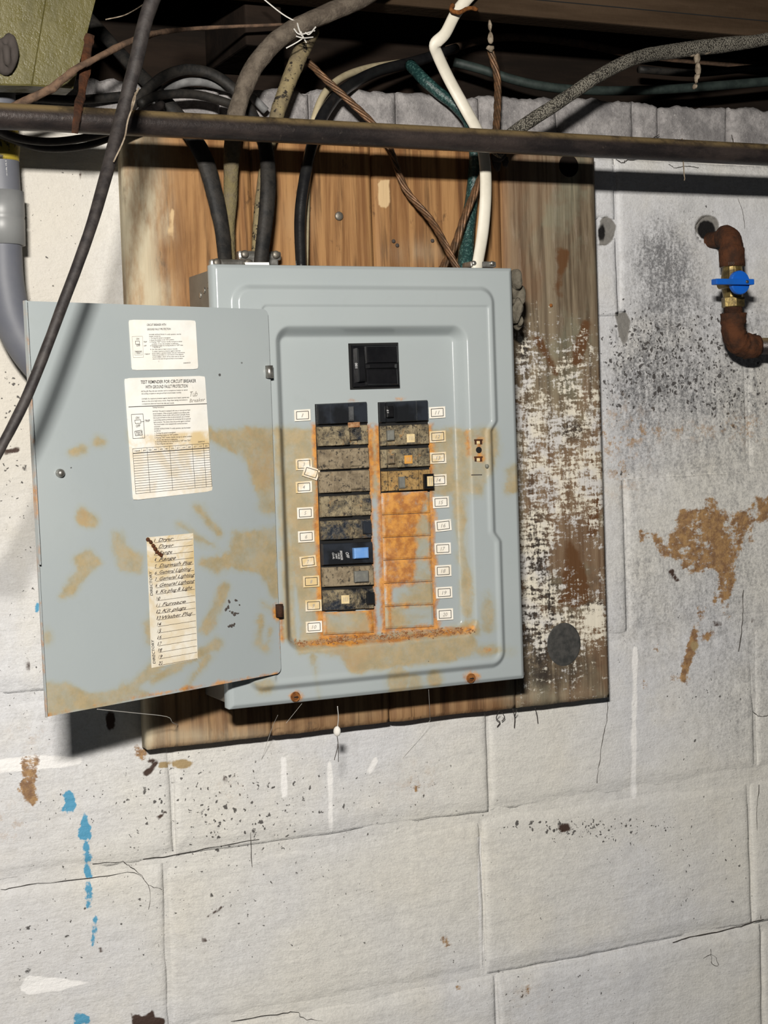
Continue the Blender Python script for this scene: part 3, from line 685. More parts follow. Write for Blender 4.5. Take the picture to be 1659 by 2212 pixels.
for a, b, off in ((.034, .181, 0.), (.182, .329, -.0008), (.331, .500, .0004), (.501, .634, -.0012)):
    nu, nv = int((b-a)/.005), 136
    u = np.linspace(a, b, nu); v = np.linspace(-.3245, .352, nv); U, W = np.meshgrid(u, v, indexing='ij')
    W = W+(.0016*lumps(U*5, W*0+.3)*sst(-W, .30, .325))
    d = np.minimum(np.minimum(U-a, b-U), np.minimum(W+.326, .354-W))
    y = -.030+off+.0028*(1-sst(d, 0, .005))-.0006*lumps(U*2, W*2)
    P = np.stack([U.ravel(), y.ravel(), W.ravel()], 1); n = len(P); Fc = gridfaces(nu, nv).tolist()
    per = [i*nv for i in range(nu)]+[(nu-1)*nv+j for j in range(1, nv)]+[i*nv+nv-1 for i in range(nu-2, -1, -1)]+[j for j in range(nv-2, 0, -1)]
    back = P[per].copy(); back[:, 1] = -.006; P2 = np.vstack([P, back]); k = len(per)
    for i in range(k): Fc.append([per[i], n+i, n+(i+1) % k, per[(i+1) % k]])
    Fc.append([n+i for i in range(k)][::-1])
    planks.append(mesh('plank', P2, Fc, MB, bd, True, None, board_fields(P2)))
c = hit(1218, 1392, -.0315); V, Fc = lathe(c+[0, .004, 0], (0, -1, 0), [(0, .024), (.0038, .0245), (.0046, .0225), (.0046, .002)], 28); V[:, 2] = c[2]+(V[:, 2]-c[2])*1.12
tag(mesh('knot', V, Fc, MKNOT, planks[3]), 'dark grey round knot')
c = hit(1229, 358, -.0322); V, Fc = lathe(c+[0, .004, 0], (0, -1, 0), [(0, .0135), (.0036, .0138), (.0042, .0125), (.0036, .001)], 24)
tag(mesh('knot', V, Fc, MDW, planks[3]), 'nearly black round knot')
c = hit(732, 467, -.031); V, Fc = lathe(c, (0, -1, 0), [(0, .0052), (.001, .0052), (.002, .004), (.0022, .001)], 16); mesh('nail_head', V, Fc, MSCREW, planks[1], True)
for x, y in ((1190, 660), (850, 521), (858, 530), (934, 520)):
    c = hit(x, y, -.031); V, Fc = lathe(c, (0, -1, 0), [(0, .0024), (.001, .0022), (.0016, .001)], 8); mesh('nail_head', V, Fc, MRUST2 if x == 1190 else MWEBD, planks[2 if x < 1000 else 3], True)

#=====================================================================================================
# THE BREAKER PANEL
#=====================================================================================================
YF, YP, YD = -.125, -.131, -.1145             # flange, raised platform, dead front
X0, X1, Z0, Z1 = .0985, .4595, -.273, .2005
pn = empty('breaker_panel', ((X0+X1)/2, -.08, Z0)); tag(pn, 'grey steel breaker panel with its door swung open to the left', 'breaker panel')
def rr(X, Z, x0, x1, z0, z1, r):              # rounded rectangle signed distance
    qx = np.abs(X-(x0+x1)/2)-((x1-x0)/2-r); qz = np.abs(Z-(z0+z1)/2)-((z1-z0)/2-r)
    return np.hypot(np.maximum(qx, 0), np.maximum(qz, 0))+np.minimum(np.maximum(qx, qz), 0)-r
TANC = [('poly', [(604, 930), (682, 925), (690, 1060), (690, 1200), (697, 1380), (650, 1395), (640, 1230), (618, 1120)]), ('poly', [(790, 935), (820, 930), (822, 1075), (796, 1075)]), ('poly', [(924, 930), (975, 935), (985, 1058), (960, 1062), (930, 1055)]),
        ('poly', [(988, 930), (1070, 925), (1072, 1000), (1040, 1066), (985, 1062)]), ('poly', [(1095, 1015), (1122, 1005), (1124, 1060), (1092, 1062)]), ('poly', [(640, 1385), (830, 1375), (1030, 1345), (1032, 1368), (840, 1400), (650, 1408)]),
        ('poly', [(740, 1400), (870, 1390), (1000, 1372), (985, 1425), (880, 1440), (760, 1448)]), ('ell', 860, 1465, 20, 30), ('ell', 895, 1478, 10, 16), ('ell', 575, 1480, 18, 12), ('ell', 1000, 1395, 26, 26), ('ell', 1062, 1404, 22, 7), ('cap', [(676, 1420), (690, 1510)], 4), ('ell', 940, 1462, 10, 12), ('ell', 1055, 1330, 12, 26),
        ('cap', [(990, 1060), (1010, 1320)], 7), ('poly', [(598, 930), (612, 940), (640, 1380), (610, 1380), (604, 1150)])]
RUSTC = [('ring', [(681, 872), (789, 868), (806, 1370), (697, 1376)], 9, 918), ('ring', [(817, 868), (922, 864), (938, 1354), (832, 1362)], 9, 918), ('ell', 1034, 950, 11, 10), ('ell', 1036, 990, 11, 10), ('cap', [(1034, 950), (1036, 990)], 5), ('ell', 638, 1505, 12, 10), ('ell', 1017, 1465, 15, 11), ('cap', [(606, 1300), (609, 1380)], 5),
         ('ell', 761, 865, 7, 4), ('ell', 865, 863, 7, 3), ('cap', [(800, 930), (803, 1060)], 6), ('cap', [(650, 1393), (840, 1384), (1020, 1358)], 6), ('ell', 1055, 1403, 8, 4), ('cap', [(1010, 935), (1014, 980)], 4), ('cap', [(818, 1075), (828, 1350)], 5)]
def cover_fields(P):
    X, Y = proj(P); return dict(tan=field(X, Y, TANC), rust=field(X, Y, RUSTC))
gx = np.linspace(X0, X1, 260); gz = np.linspace(Z0, Z1, 340); U, W = np.meshgrid(gx, gz, indexing='ij')
pxl = hit(519, 900, YP)[0]; pxr = hit(1072, 760, YP)[0]; pzt = hit(800, 620, YP)[2]; pzb = hit(800, 1467, YP)[2]
dpl = rr(U, W, pxl-.003, pxr+.003, pzb-.003, pzt+.003, .020)
zn0, zn1 = hit(1070, 1158, YP)[2], hit(1070, 922, YP)[2]
nt_ = sst(W, zn0-.008, zn0+.006)*(1-sst(W, zn1-.006, zn1+.008))
dpl = np.maximum(dpl, (U-(pxr+.003)+.0075*nt_))
y = YF+(YP-YF)*(1-sst(dpl, -.0075, .0005))
# shallow door seat
dsr = rr(U, W, .150, pxr+.05, pzb-.1, hit(800, 660, YP)[2], .006); y = y+.0016*(1-sst(dsr, -.0012, .0008))*(1-sst(dpl, -.013, -.009))
ox0, ox1, oz0, oz1 = hit(608, 1000, YP)[0], hit(1019, 1000, YP)[0], hit(830, 1390, YP)[2], hit(800, 704, YP)[2]
dop = rr(U, W, ox0, ox1, oz0, oz1, .017)
y = y+(YD-YP)*(1-sst(dop, -.0115, .0015))
# dents for the latch and rolled outer edge
de = np.minimum(np.minimum(U-X0, X1-U), np.minimum(W-Z0, Z1-W)); y = y+.003*(1-sst(de, 0, .0045))
P = np.stack([U.ravel(), y.ravel(), W.ravel()], 1); n = len(P); nu, nv = 260, 340; Fc = gridfaces(nu, nv).tolist()
per = [i*nv for i in range(nu)]+[(nu-1)*nv+j for j in range(1, nv)]+[i*nv+nv-1 for i in range(nu-2, -1, -1)]+[j for j in range(nv-2, 0, -1)]
back = P[per].copy(); back[:, 1] = -.108; P2 = np.vstack([P, back]); k = len(per)
for i in range(k): Fc.append([per[i], n+i, n+(i+1) % k, per[(i+1) % k]])
cover = mesh('cover', P2, Fc, ME, pn, True, None, cover_fields(P2))
# the box behind the cover
bm = bmesh.new(); bm_box(bm, ((X0+X1)/2, -.070, (Z0+Z1)/2), (X1-X0-.006, .076, Z1-Z0-.008), .002)
from_bm('box', bm, MBOXM, pn)
for i in range(3):
    c = np.array([X0+.003, -.100+.014*i, Z1-.020-.004*i]); V, Fc = lathe(c, (-1, 0, 0), [(0, .0035), (.0008, .0033), (.0011, .002)], 10); mesh('knockout', V, Fc, MZINC, pn, True)
# cover screws
for x, yy in ((638, 1505), (1017, 1465)):
    c = hit(x, yy, YF); V, Fc = lathe(c+[0, .0005, 0], (0, -1, 0), [(0, .0056), (.0012, .0056), (.0018, .0048), (.0012, .0040), (.0012, .0030), (.0024, .0026), (.0026, .0010)], 18); s = mesh('cover_screw', V, Fc, MRUST2, pn, False)
    bm = bmesh.new(); bm_box(bm, c+np.array([0, -.0026, 0]), (.0046, .0012, .0010)); from_bm('slot', bm, MHOLE, s)
# latch pocket on the cover
pl = Plane((0, YP+.0016, 0), (0, -1, 0)); c = pl.at(1034, 972)
V, Fc = lathe(c, (0, -1, 0), [(0, .0036), (.0007, .0036), (.0008, .0004)], 18); mesh('latch_hole', V, Fc, MHOLE, pn)
for yy in (949, 986):
    a = quadslab(rect4(1024, yy, 1042, yy+3, .036, -.02), pl, .0007); b = quadslab(rect4(1025, yy+2, 1029, yy+11, .036, -.02), pl, .0006); d = quadslab(rect4(1036, yy+2, 1041, yy+11, .036, -.02), pl, .0006)
    V, Fc, _ = join(a, b, d); mesh('latch_slot', V, Fc, MRUST, pn)
    V, Fc = quadslab(rect4(1029, yy+4, 1036, yy+10, .036, -.02), pl, .0011, .0003); mesh('latch_tab', V, Fc, MPAP4, pn)
V, Fc = quadslab(rect4(1018, 1025, 1041, 1027, .036, -.02), pl, .0004); mesh('stamped_line', V, Fc, MWEBD, pn)
g = blob_geo(pl.at(1050, 1007, .002), (.0022, .002, .0024), .2, 2, 3); mesh('mud_drop', g[0], g[1], MGRYT, pn, True)

DF = PY(YD)
def quadmid(q): return np.mean(np.array(q), 0)
def breaker(px4, mat, toggle=None, prof='a', extra=()):
    """px4 footprint on the dead front (TL,TR,BR,BL); the case is a stepped moulding"""
    tl, tr, br, bl = [np.array(p, float) for p in px4]
    pf = {'a': [(0, .0035), (.02, .0058), (.24, .0062), (.26, .0074), (.60, .0074), (.63, .0036), (.80, .0034), (.83, .0056), (.98, .0054), (1, .003)],
          'b': [(0, .003), (.02, .0054), (.10, .0056), (.13, .0034), (.30, .0036), (.33, .0074), (.72, .0074), (.75, .0062), (.98, .0058), (1, .0035)],
          'c': [(0, .003), (.015, .0066), (.985, .0066), (1, .003)]}[prof]
    gap = .035; V = []; Fc = []
    rowsv = [(0+gap, 0), (gap+.03, 1), (1-gap-.03, 1), (1-gap, 0)]
    n = len(pf)
    for v, k in rowsv:
        for u, h in pf:
            q = (tl*(1-u)+tr*u)*(1-v)+(bl*(1-u)+br*u)*v
            V.append(DF.at(q[0], q[1], h if k else max(h-.0012, .0006)))
    for v in (gap, 1-gap):
        for u, h in pf:
            q = (tl*(1-u)+tr*u)*(1-v)+(bl*(1-u)+br*u)*v; V.append(DF.at(q[0], q[1], -.002))
    R_ = [4, 0, 1, 2, 3, 5]
    for a, b in zip(R_[:-1], R_[1:]):
        for i in range(n-1): Fc.append([a*n+i, b*n+i, b*n+i+1, a*n+i+1])
    Fc.append([R_[i]*n for i in range(6)][::-1]); Fc.append([R_[i]*n+n-1 for i in range(6)])
    o = mesh('circuit_breaker', V, Fc, mat, pn)
    if toggle:
        (x0, y0, x1, y1), tm, items, hh = toggle
        q = rect4(x0, y0, x1, y1, .036, -.06); g = quadslab(q, DF, hh, .0012); p_ = Plane((0, YD-hh, 0), (0, -1, 0))
        gs = [(*g, 0)]+[ptext(p_, *it[:4], .0002, 1, up=it[4] if len(it) > 4 else None) for it in items]
        V, Fc, MI = join(*gs); mesh('toggle', V, Fc, [tm, MINKW], o, False, MI)
    return o
SR = -.045
def cell(xl, yl, wd, ht, lean=.036): return [(xl, yl), (xl+wd, yl+SR*wd), (xl+wd+lean*ht, yl+SR*wd+ht), (xl+lean*ht, yl+ht)]
def L(y0, y1): x = 681+(y0-872)*.0345; return cell(x, y0, 109, y1-y0)
def R(y0, y1): x = 817+(y0-868)*.0315; return cell(x, y0, 104, y1-y0, .032)
# openings behind the breakers
for q in (cell(680, 873, 111, 447, .0345), cell(816, 869, 106, 198, .0315)):
    V, Fc = quadslab(q, DF, .0004); mesh('breaker_opening', V, Fc, MHOLE, pn)
def sticker(parent, q, mat, lines=3):
    gs = [(*quadslab(q, DF, .0003, base=.0076), 0)]; tl, tr, br, bl = [np.array(p) for p in q]
    for i in range(lines):
        t = .3+.45*i/max(lines-1, 1); gs.append(pline(DF, tl+(tr-tl)*t+(bl-tl)*.25, tl+(tr-tl)*t+(bl-tl)*.75, 1.0, .0082))
    V, Fc, MI = join(*gs); return mesh('sticker', V, Fc, [mat, MINKP], parent, False, MI)
b = breaker(L(872, 919), MK0, ((747, 879, 758, 910), MTOG, [], .0085))
b = breaker(L(921, 966), MK2, ((752, 924, 776, 952), MK1, [], .0066)); sp_ = quadslab(rect4(746, 913, 771, 924, .03, -.05), DF, .0012, base=.0066); tag(mesh('rust_scrap', *sp_, MDEB, b), 'pale rusty paper scrap')
b = breaker(L(970, 1017), MK3, ((752, 975, 778, 1008), MK3, [], .0062))
b = breaker(L(1018, 1067), MK3, ((751, 1024, 778, 1058), MK3, [], .0062))
b = breaker(L(1071, 1119), MK2, ((778, 1077, 796, 1104), MK1, [], .0075), 'a')
b = breaker(L(1124, 1168), MK1, ((779, 1128, 797, 1154), MK0, [], .0080))
b = breaker(L(1173, 1222), MK0, ((756, 1183, 787, 1206), MBLUE2, [], .0125), 'c')
gs = [ptext(DF, t_, (x_, y_), (x_+2, y_+l_), h_, .0069, 0, up=(1, .1)) for t_, x_, y_, l_, h_ in (('OFF', 741, 1192, 12, 7), ('BREAKER', 729, 1189, 20, 5), ('TYPE BR', 723.5, 1193, 14, 4), ('WIRE', 718.5, 1195, 11, 3.6), ('CU-AL', 712, 1193, 14, 4.6))]
V, Fc, MI = join(*[g for g in gs if g is not None]); mesh('print', V, Fc, MINKW, b)
b = breaker(L(1224, 1269), MK3, ((758, 1233, 788, 1257), MGRYT, [], .0115), 'c')
b = breaker(L(1273, 1320), MK1, ((786, 1279, 803, 1305), MK0, [], .0088)); sticker(b, rect4(731, 1285, 748, 1303, .036, -.04), MPAP4)
b = breaker(R(868, 915), MK0, ((829, 878, 842, 902), MBLK, [('15', (836, 892), (835, 885), 4, (1, 0))], .0105), 'b')
b.data.materials[0] = MK0
b = breaker(R(919, 965), MK2, ((830, 930, 845, 952), MGRYT, [], .0095), 'b'); sticker(b, rect4(872, 938, 889, 956, .03, -.04), MPAP4)
b = breaker(R(970, 1013), MK2, ((832, 984, 846, 1002), MK3, [], .0095), 'b'); sticker(b, rect4(867, 984, 884, 1002, .03, -.06), MPAP5)
b = breaker(R(1017, 1063), MK4, ((855, 1030, 867, 1055), MGRYT, [], .0105), 'b')
V, Fc = quadslab(rect4(908, 1024, 929, 1056, .03, -.05), DF, .0105, .001); kb = mesh('test_button', V, Fc, MBLK, b)
V, Fc, MI = join((*quadslab(rect4(913.5, 1029, 926, 1050, .03, -.05), DF, .0003, base=.0105), 0), pline(DF, (918, 1032), (919, 1047), 1.2, .0111), pline(DF, (922, 1032), (923, 1047), 1.2, .0111)); mesh('button_label', V, Fc, [MPAP4, MINKP], b, False, MI)
# blank filler plates
RUSTB = [('poly', [(822, 1063), (925, 1058), (910, 1110), (900, 1160), (902, 1205), (898, 1258), (832, 1262)]), ('ring', [(826, 1066), (930, 1060), (934, 1256), (833, 1262)], 5, 1000), ('cap', [(925, 1062), (935, 1258)], 5), ('poly', [(826, 1064), (930, 1060), (930, 1085), (826, 1095)]), ('cap', [(838, 1262), (845, 1360)], 5), ('cap', [(698, 1322), (705, 1370)], 4), ('cap', [(800, 1320), (804, 1365)], 7)]
RUSTB += [('cap', [(829, yy), (935, yy-5)], 4) for yy in (1112, 1161, 1210, 1260, 1310, 1358)]+[('cap', [(700, 1322), (805, 1316)], 4), ('cap', [(705, 1372), (805, 1366)], 3)]
for q in [R(a, b_) for a, b_ in ((1065, 1112), (1113, 1161), (1162, 1210), (1211, 1260), (1261, 1310), (1311, 1358))]+[L(1323, 1371)]:
    tl, tr, br, bl = [np.array(p, float) for p in q]; V = []; n_, m2 = 22, 11
    for i in range(n_):
        for j in range(m2):
            u, v = i/(n_-1), j/(m2-1); p = (tl*(1-u)+tr*u)*(1-v)+(bl*(1-u)+br*u)*v
            V.append(DF.at(p[0], p[1], .0014-(.0010 if i in (0, n_-1) or j in (0, m2-1) else 0)))
    V = np.array(V); X, Y = proj(V)
    mesh('filler_plate', V, gridfaces(n_, m2, True).tolist(), ME, pn, False, None, dict(rust=field(X, Y, RUSTB), tan=np.where(Y > 1262, .0, -.02)))
# main breaker
q = [(752, 742), (859, 740), (863, 838), (756, 841)]
V, Fc = quadslab(q, DF, .0012); mesh('main_breaker_opening', V, Fc, MHOLE, pn)
ins = [(757, 746), (856, 744), (860, 834), (760, 837)]; V, Fc = quadslab(ins, DF, .0050, .0008); mb = mesh('main_breaker', V, Fc, MBLK, pn)
p_ = PY(YD-.013)
tg = quadslab([(763, 753), (776, 752), (780, 824), (766, 826)], DF, .013, .0012)
V, Fc, MI = join((*tg, 0), ptext(p_, '100', (767, 795), (766.5, 784), 5.5, .0003, 1, up=(1, 0)))
mesh('toggle', V, Fc, [MBLK, MINKW], mb, False, MI)
for a, b_ in ((749, 785), (799, 832)):
    V, Fc = quadslab([(785, a), (852, a-1), (854, b_-1), (787, b_)], DF, .0085, .0010); mesh('raised_pad', V, Fc, MBLK, mb)
V, Fc = quadslab([(784, 788.5), (852, 787), (852, 796), (784, 797)], DF, .0095, .003); mesh('centre_rib', V, Fc, MBLK, mb)
# number stickers with a ruled border and faint pencil numbers
NUM = [(653, 897, '1', 0), (656, 1003, '3', 0), (671, 1021, '', .36), (656, 1052, '4', 0), (659, 1108, '5', 0), (661, 1159, '6', 0), (665, 1213, '7', -.07), (672, 1256, '8', 0), (677, 1308, '9', 0), (678, 1354, '10', 0),
       (944, 891, '11', 0), (945, 943, '12', 0), (946, 989, '13', 0), (947, 1037, '14', 0), (952, 1085, '15', 0), (957, 1135, '16', -.05), (956, 1185, '17', 0), (957, 1233, '18', 0), (959, 1280, '19', 0), (961, 1327, '20', 0)]
for k, (cx, cy, t, ro) in enumerate(NUM):
    ex = np.array([math.cos(ro), math.sin(ro)-.06*math.cos(ro)*1.0]); ey = np.array([-math.sin(ro)+.036, math.cos(ro)]); c = np.array([cx, cy], float)
    def cr(w2, h2): return [c-ex*w2-ey*h2, c+ex*w2-ey*h2, c+ex*w2+ey*h2, c-ex*w2+ey*h2]
    o_ = .0013 if t == '' else .0005
    A = cr(13, 8.2); it = [pline(DF, A[i], A[(i+1) % 4], 1.3, o_+.0002, 1) for i in range(4)]
    if t: it.append(ptext(DF, t, c-ex*(2.6*len(t))+ey*4, c+ex*(2.6*len(t))+ey*4, 8, o_+.0002, 2, .3))
    dirty = 920 < cy < 1060 or (cx < 800 and cy > 1200)
    sheet('number_label', DF, cr(17.5, 12.2), it, [MPAP3, MINK, MINKP], pn, o_, 0, (lambda u, v, d=dirty: .95 if d else .25), 6, 5)

# ------------------------------------------------------------------ the door
HX, HY = .1585, -.1335; FX, FY = -.1225, -.222
Ud = np.array([FX-HX, FY-HY, 0]); Wd = np.linalg.norm(Ud); Ud /= Wd; Nd = np.cross(Ud, (0, 0, 1)); Nd = Nd if Nd[1] < 0 else -Nd
DP = Plane((HX, HY, 0), Nd)
dtr, dbr, dbl, dtl = DP.at(578, 668), DP.at(608, 1454), DP.at(100, 1549), DP.at(52, 650)
TAND = [('poly', [(455, 940), (480, 932), (590, 930), (604, 1110), (560, 1100), (548, 1010), (520, 975), (480, 960)]), ('poly', [(545, 1000), (600, 1000), (606, 1110), (565, 1105)]), ('poly', [(280, 935), (455, 925), (455, 945), (420, 960), (285, 950)]),
        ('poly', [(505, 1150), (600, 1140), (607, 1300), (585, 1290), (560, 1240), (500, 1225), (470, 1235), (440, 1215), (500, 1190)]), ('poly', [(245, 1148), (262, 1150), (270, 1180), (305, 1200), (300, 1232), (262, 1225), (245, 1190)]), ('poly', [(165, 1205), (195, 1192), (215, 1215), (190, 1245), (160, 1285), (135, 1285), (150, 1250), (168, 1235)]),
        ('poly', [(100, 1480), (140, 1478), (190, 1500), (240, 1500), (290, 1470), (335, 1425), (350, 1440), (300, 1485), (320, 1500), (210, 1530), (104, 1545)]), ('cap', [(330, 1470), (400, 1430), (470, 1390)], 5), ('cap', [(440, 1360), (470, 1310), (490, 1270)], 6), ('cap', [(400, 1490), (450, 1420)], 4), ('cap', [(565, 1330), (560, 1390), (575, 1400), (585, 1360)], 4),
        ('ell', 213, 952, 9, 10), ('cap', [(155, 975), (180, 970)], 5), ('poly', [(385, 1130), (440, 1160), (460, 1180), (420, 1165)]), ('ell', 100, 1380, 10, 14), ('cap', [(180, 1118), (200, 1126)], 9), ('cap', [(430, 1100), (470, 1150)], 7), ('ell', 330, 1350, 14, 26), ('cap', [(565, 1300), (607, 1330)], 10)]
RUSTD = [('ell', 598, 1322, 10, 16), ('cap', [(606, 1350), (610, 1420)], 3), ('cap', [(590, 1000), (600, 1090)], 2), ('ell', 60, 755, 5, 6), ('cap', [(104, 1546), (330, 1500), (600, 1456)], 1.5)]
nu, nv = 110, 150; V = []
for i in range(nu):
    for j in range(nv):
        u, v = i/(nu-1), j/(nv-1)
        p = (dtl*(1-u)+dtr*u)*(1-v)+(dbl*(1-u)+dbr*u)*v
        V.append(p)
V = np.array(V)
uu = np.repeat(np.arange(nu)/(nu-1), nv); vv = np.tile(np.arange(nv)/(nv-1), nu)
# rounded corners at the hinge side
ru, rv = .022, .016
for cv in (rv, 1-rv):
    s_ = (uu > 1-ru) & ((vv < rv) if cv == rv else (vv > 1-rv)); du = (uu-(1-ru))/ru; dv = np.abs(vv-cv)/rv; k_ = np.hypot(du, dv)
    k2 = np.where(s_ & (k_ > 1), k_, 1); U2 = np.where(s_, (1-ru)+(uu-(1-ru))/k2, uu); V3 = np.where(s_, cv+(vv-cv)/k2, vv); uu = U2; vv = V3
V = (dtl[None]*(1-uu)[:, None]+dtr[None]*uu[:, None])*(1-vv)[:, None]+(dbl[None]*(1-uu)[:, None]+dbr[None]*uu[:, None])*vv[:, None]
V = V+Nd[None]*(.0006*np.sin(uu*7+vv*5))[:, None]
X, Y = proj(V); ft, fr = field(X, Y, TAND), field(X, Y, RUSTD)
fb = -(.0014)
Vb = V+Nd*fb; Fc = gridfaces(nu, nv, True).tolist(); n = len(V)
per = [i*nv for i in range(nu)]+[(nu-1)*nv+j for j in range(1, nv)]+[i*nv+nv-1 for i in range(nu-2, -1, -1)]+[j for j in range(nv-2, 0, -1)]
Fb = [[n+a for a in f[::-1]] for f in Fc]
for i in range(len(per)):
    a, b_ = per[i], per[(i+1) % len(per)]; Fc.append([a, b_, n+b_, n+a])
door = mesh('panel_door', np.vstack([V, Vb]), Fc+Fb, ME, pn, True, None, dict(tan=np.r_[ft, ft], rust=np.r_[fr, fr]))
door.data.shade_flat() if hasattr(door.data, 'shade_flat') else None
tag(door, 'open door seen from inside, three paper labels on it')
# folded lip along the free edge (two depths, as on the photo)
for (v0, v1, wd) in ((.0, .63, .0065), (.63, 1.0, .0035)):
    a = dtl*(1-v0)+dbl*v0; b_ = dtl*(1-v1)+dbl*v1; e = -Ud*0
    pts = np.array([a, b_, b_+Nd*wd+Ud*.0006, a+Nd*wd+Ud*.0006]); Vl, Fl = slab_geo(pts, Ud, .0014)
    mesh('door_lip', Vl, Fl, ME, door, False, None, dict(tan=np.full(len(Vl), -.4), rust=np.full(len(Vl), -.03)))
# hinge pins
for x, yy, mt in ((578, 790, MZINC), (600, 1305, MRUST)):
    a = DP.at(x, yy, .0026); b_ = DP.at(x+1, yy+27, .0026); g = tube_geo(np.array([a, lerp(a, b_, .5), b_]), .0042, 14); mesh('hinge_pin', g[0], g[1], mt, door, True)
c = DP.at(128, 1022); V, Fc = lathe(c, Nd, [(0, .0042), (.002, .0042), (.0045, .0036), (.006, .0018)], 14); mesh('latch_stud', V, Fc, MZINC, door, True)
# scorched chips on the door
for x, yy, rx, ry in ((503, 1312, 17, 17), (500, 1352, 12, 9)):
    for i in range(16 if ry > 10 else 9):
        an = random.uniform(0, 6.28); rr_ = random.uniform(.55, 1) if ry > 10 else random.uniform(0, .9); c = DP.at(x+rx*rr_*math.cos(an), yy+ry*rr_*math.sin(an), .0002)
        g = blob_geo(c, (.0016*random.uniform(.5, 1.2), .0006, .0014*random.uniform(.5, 1.2)), .4, 1, i); mesh('scorch_chip', g[0], g[1], MWEBD, door)
# ---- labels
o1, o2 = .0007, .0010
def cpx(o, s): return lambda x, y: (o[0]+x/s, o[1]+y/s)
A = cpx((260, 670), 5.145)
def T(t, x0, y0, x1, y1, h, mi=1, sh=0., wob=0.): return ptext(DP, t, A(x0, y0), A(x1, y1), h/5.145, o2, mi, sh, (.03, -1), wob)
def LN(x0, y0, x1, y1, wd=1.0, mi=1): return pline(DP, A(x0, y0), A(x1, y1), wd, o2, mi)
it = [T('CIRCUIT BREAKER WITH', 288, 175, 500, 172, 24), T('GROUND FAULT PROTECTION', 292, 224, 552, 219, 22)]
sm = [('OWNER INSTRUCTIONS: To verify operation, test the', 312, 278, 668, 272), ('breaker monthly by:', 314, 298, 440, 295), ('1. Turning this panel is energized.', 316, 318, 552, 312), ('2. Reset the breaker to the "ON" position.', 318, 340, 592, 333), ('3. Pressing "TEST" button; handle must go to center', 320, 360, 682, 353), ('position. If not, the breaker is defective.', 345, 382, 640, 376), ('4. Resetting breaker by moving handle to "OFF" then', 324, 402, 690, 394), ('"ON".', 350, 420, 460, 416), ('5. Do this test at least once a month.', 326, 442, 630, 436),
      ('To obtain maximum protection against electrical', 346, 464, 660, 457), ('shock hazard, operate breaker test per instructions.', 346, 484, 712, 476), ('Notes are provided on a card shown in the adjacent', 348, 504, 695, 496), ('circuit breaker, which will be reset next to the test', 350, 526, 705, 517), ('record of the last time ground fault circuit breaker.', 352, 548, 692, 540)]
it += [T(*s, 12) for s in sm]+[T('20600C5', 695, 594, 772, 590, 13), T('ON', 170, 330, 202, 328, 20), T('OFF', 172, 404, 214, 402, 22), T('TRIP', 250, 362, 288, 360, 16), T('OFF', 254, 404, 284, 402, 14), T('TEST', 160, 486, 230, 484, 28), T('TEST', 262, 496, 325, 494, 12)]
bx_ = [(122, 295), (240, 290), (250, 525), (138, 528)]; it += [LN(*bx_[i], *bx_[(i+1) % 4], .6, 2) for i in range(4)]
bx_ = [(160, 345), (205, 343), (207, 378), (163, 380)]; it += [LN(*bx_[i], *bx_[(i+1) % 4], .8) for i in range(4)]
bx_ = [(152, 455), (236, 452), (238, 497), (155, 500)]; it += [LN(*bx_[i], *bx_[(i+1) % 4], .6, 2) for i in range(4)]
s = sheet('warning_label', DP, [A(86, 107), A(832, 113), A(862, 655), A(122, 668)], it, [MPAP, MINK, MINKP], door, o1, .035, lambda u, v: .12)
tag(s, 'upper white ground fault label')
it = [T('TEST REMINDER FOR CIRCUIT BREAKER', 218, 818, 835, 803, 38), T('WITH GROUND FAULT PROTECTION', 272, 872, 742, 860, 38)]
sm = [('INSTALLER: Place this test reminder card in a conspicuous location to remind', 225, 910, 740, 893), ('the building occupants to test ground fault circuit breaker monthly.', 228, 936, 672, 922), ('OWNER: For maximum protection against electrical shock hazard, operate test', 230, 994, 758, 975), ('device on the unit at least once a month. Keep these testing instructions in', 232, 1020, 738, 1003), ('a conspicuous place and record test date each month.', 235, 1048, 592, 1038),
      ('Testing Instructions:', 350, 1088, 482, 1083), ('NOTICE: This panel is equipped with one or more ground fault', 352, 1132, 770, 1116), ('circuit breakers. When properly installed in accordance with', 354, 1158, 760, 1143), ('instructions these units will protect people from', 358, 1180, 764, 1165), ('line to ground faults on the circuit protected; use is limited', 360, 1204, 762, 1188), ('to grounding systems protection by connecting this to a ground', 362, 1228, 775, 1212), ('fault protector. This device does not provide against overload', 364, 1254, 768, 1238), ('The circuit breaker is also equipped with overload and short', 366, 1278, 738, 1264), ('circuit protection.', 368, 1302, 438, 1298),
      ('OWNER INSTRUCTIONS: To verify operation, test the breaker', 368, 1328, 774, 1312), ('monthly by:', 370, 1350, 442, 1346), ('1. Turning this panel is energized.', 374, 1376, 608, 1364), ('2. Resetting breaker to "ON" position.', 374, 1400, 640, 1388), ('3. Pressing "TEST" button. Handle must go to center position.', 376, 1426, 790, 1408), ('If not, the device is defective.', 400, 1448, 632, 1440), ('4. Resetting breaker by moving handle to "OFF" then "ON".', 380, 1470, 778, 1454), ('5. Recording test date below.', 382, 1494, 580, 1486)]
it += [T(*s_, 15) for s_ in sm]
it += [LN(84, 1076, 955, 1040, 1.4), T('20600C4-2', 856, 1472, 930, 1466, 16), T('ON', 164, 1212, 202, 1208, 28), T('OFF', 166, 1302, 214, 1298, 30), T('TRIP', 262, 1244, 322, 1240, 26), LN(222, 1240, 258, 1238, .9), T('TEST', 166, 1385, 236, 1380, 34)]
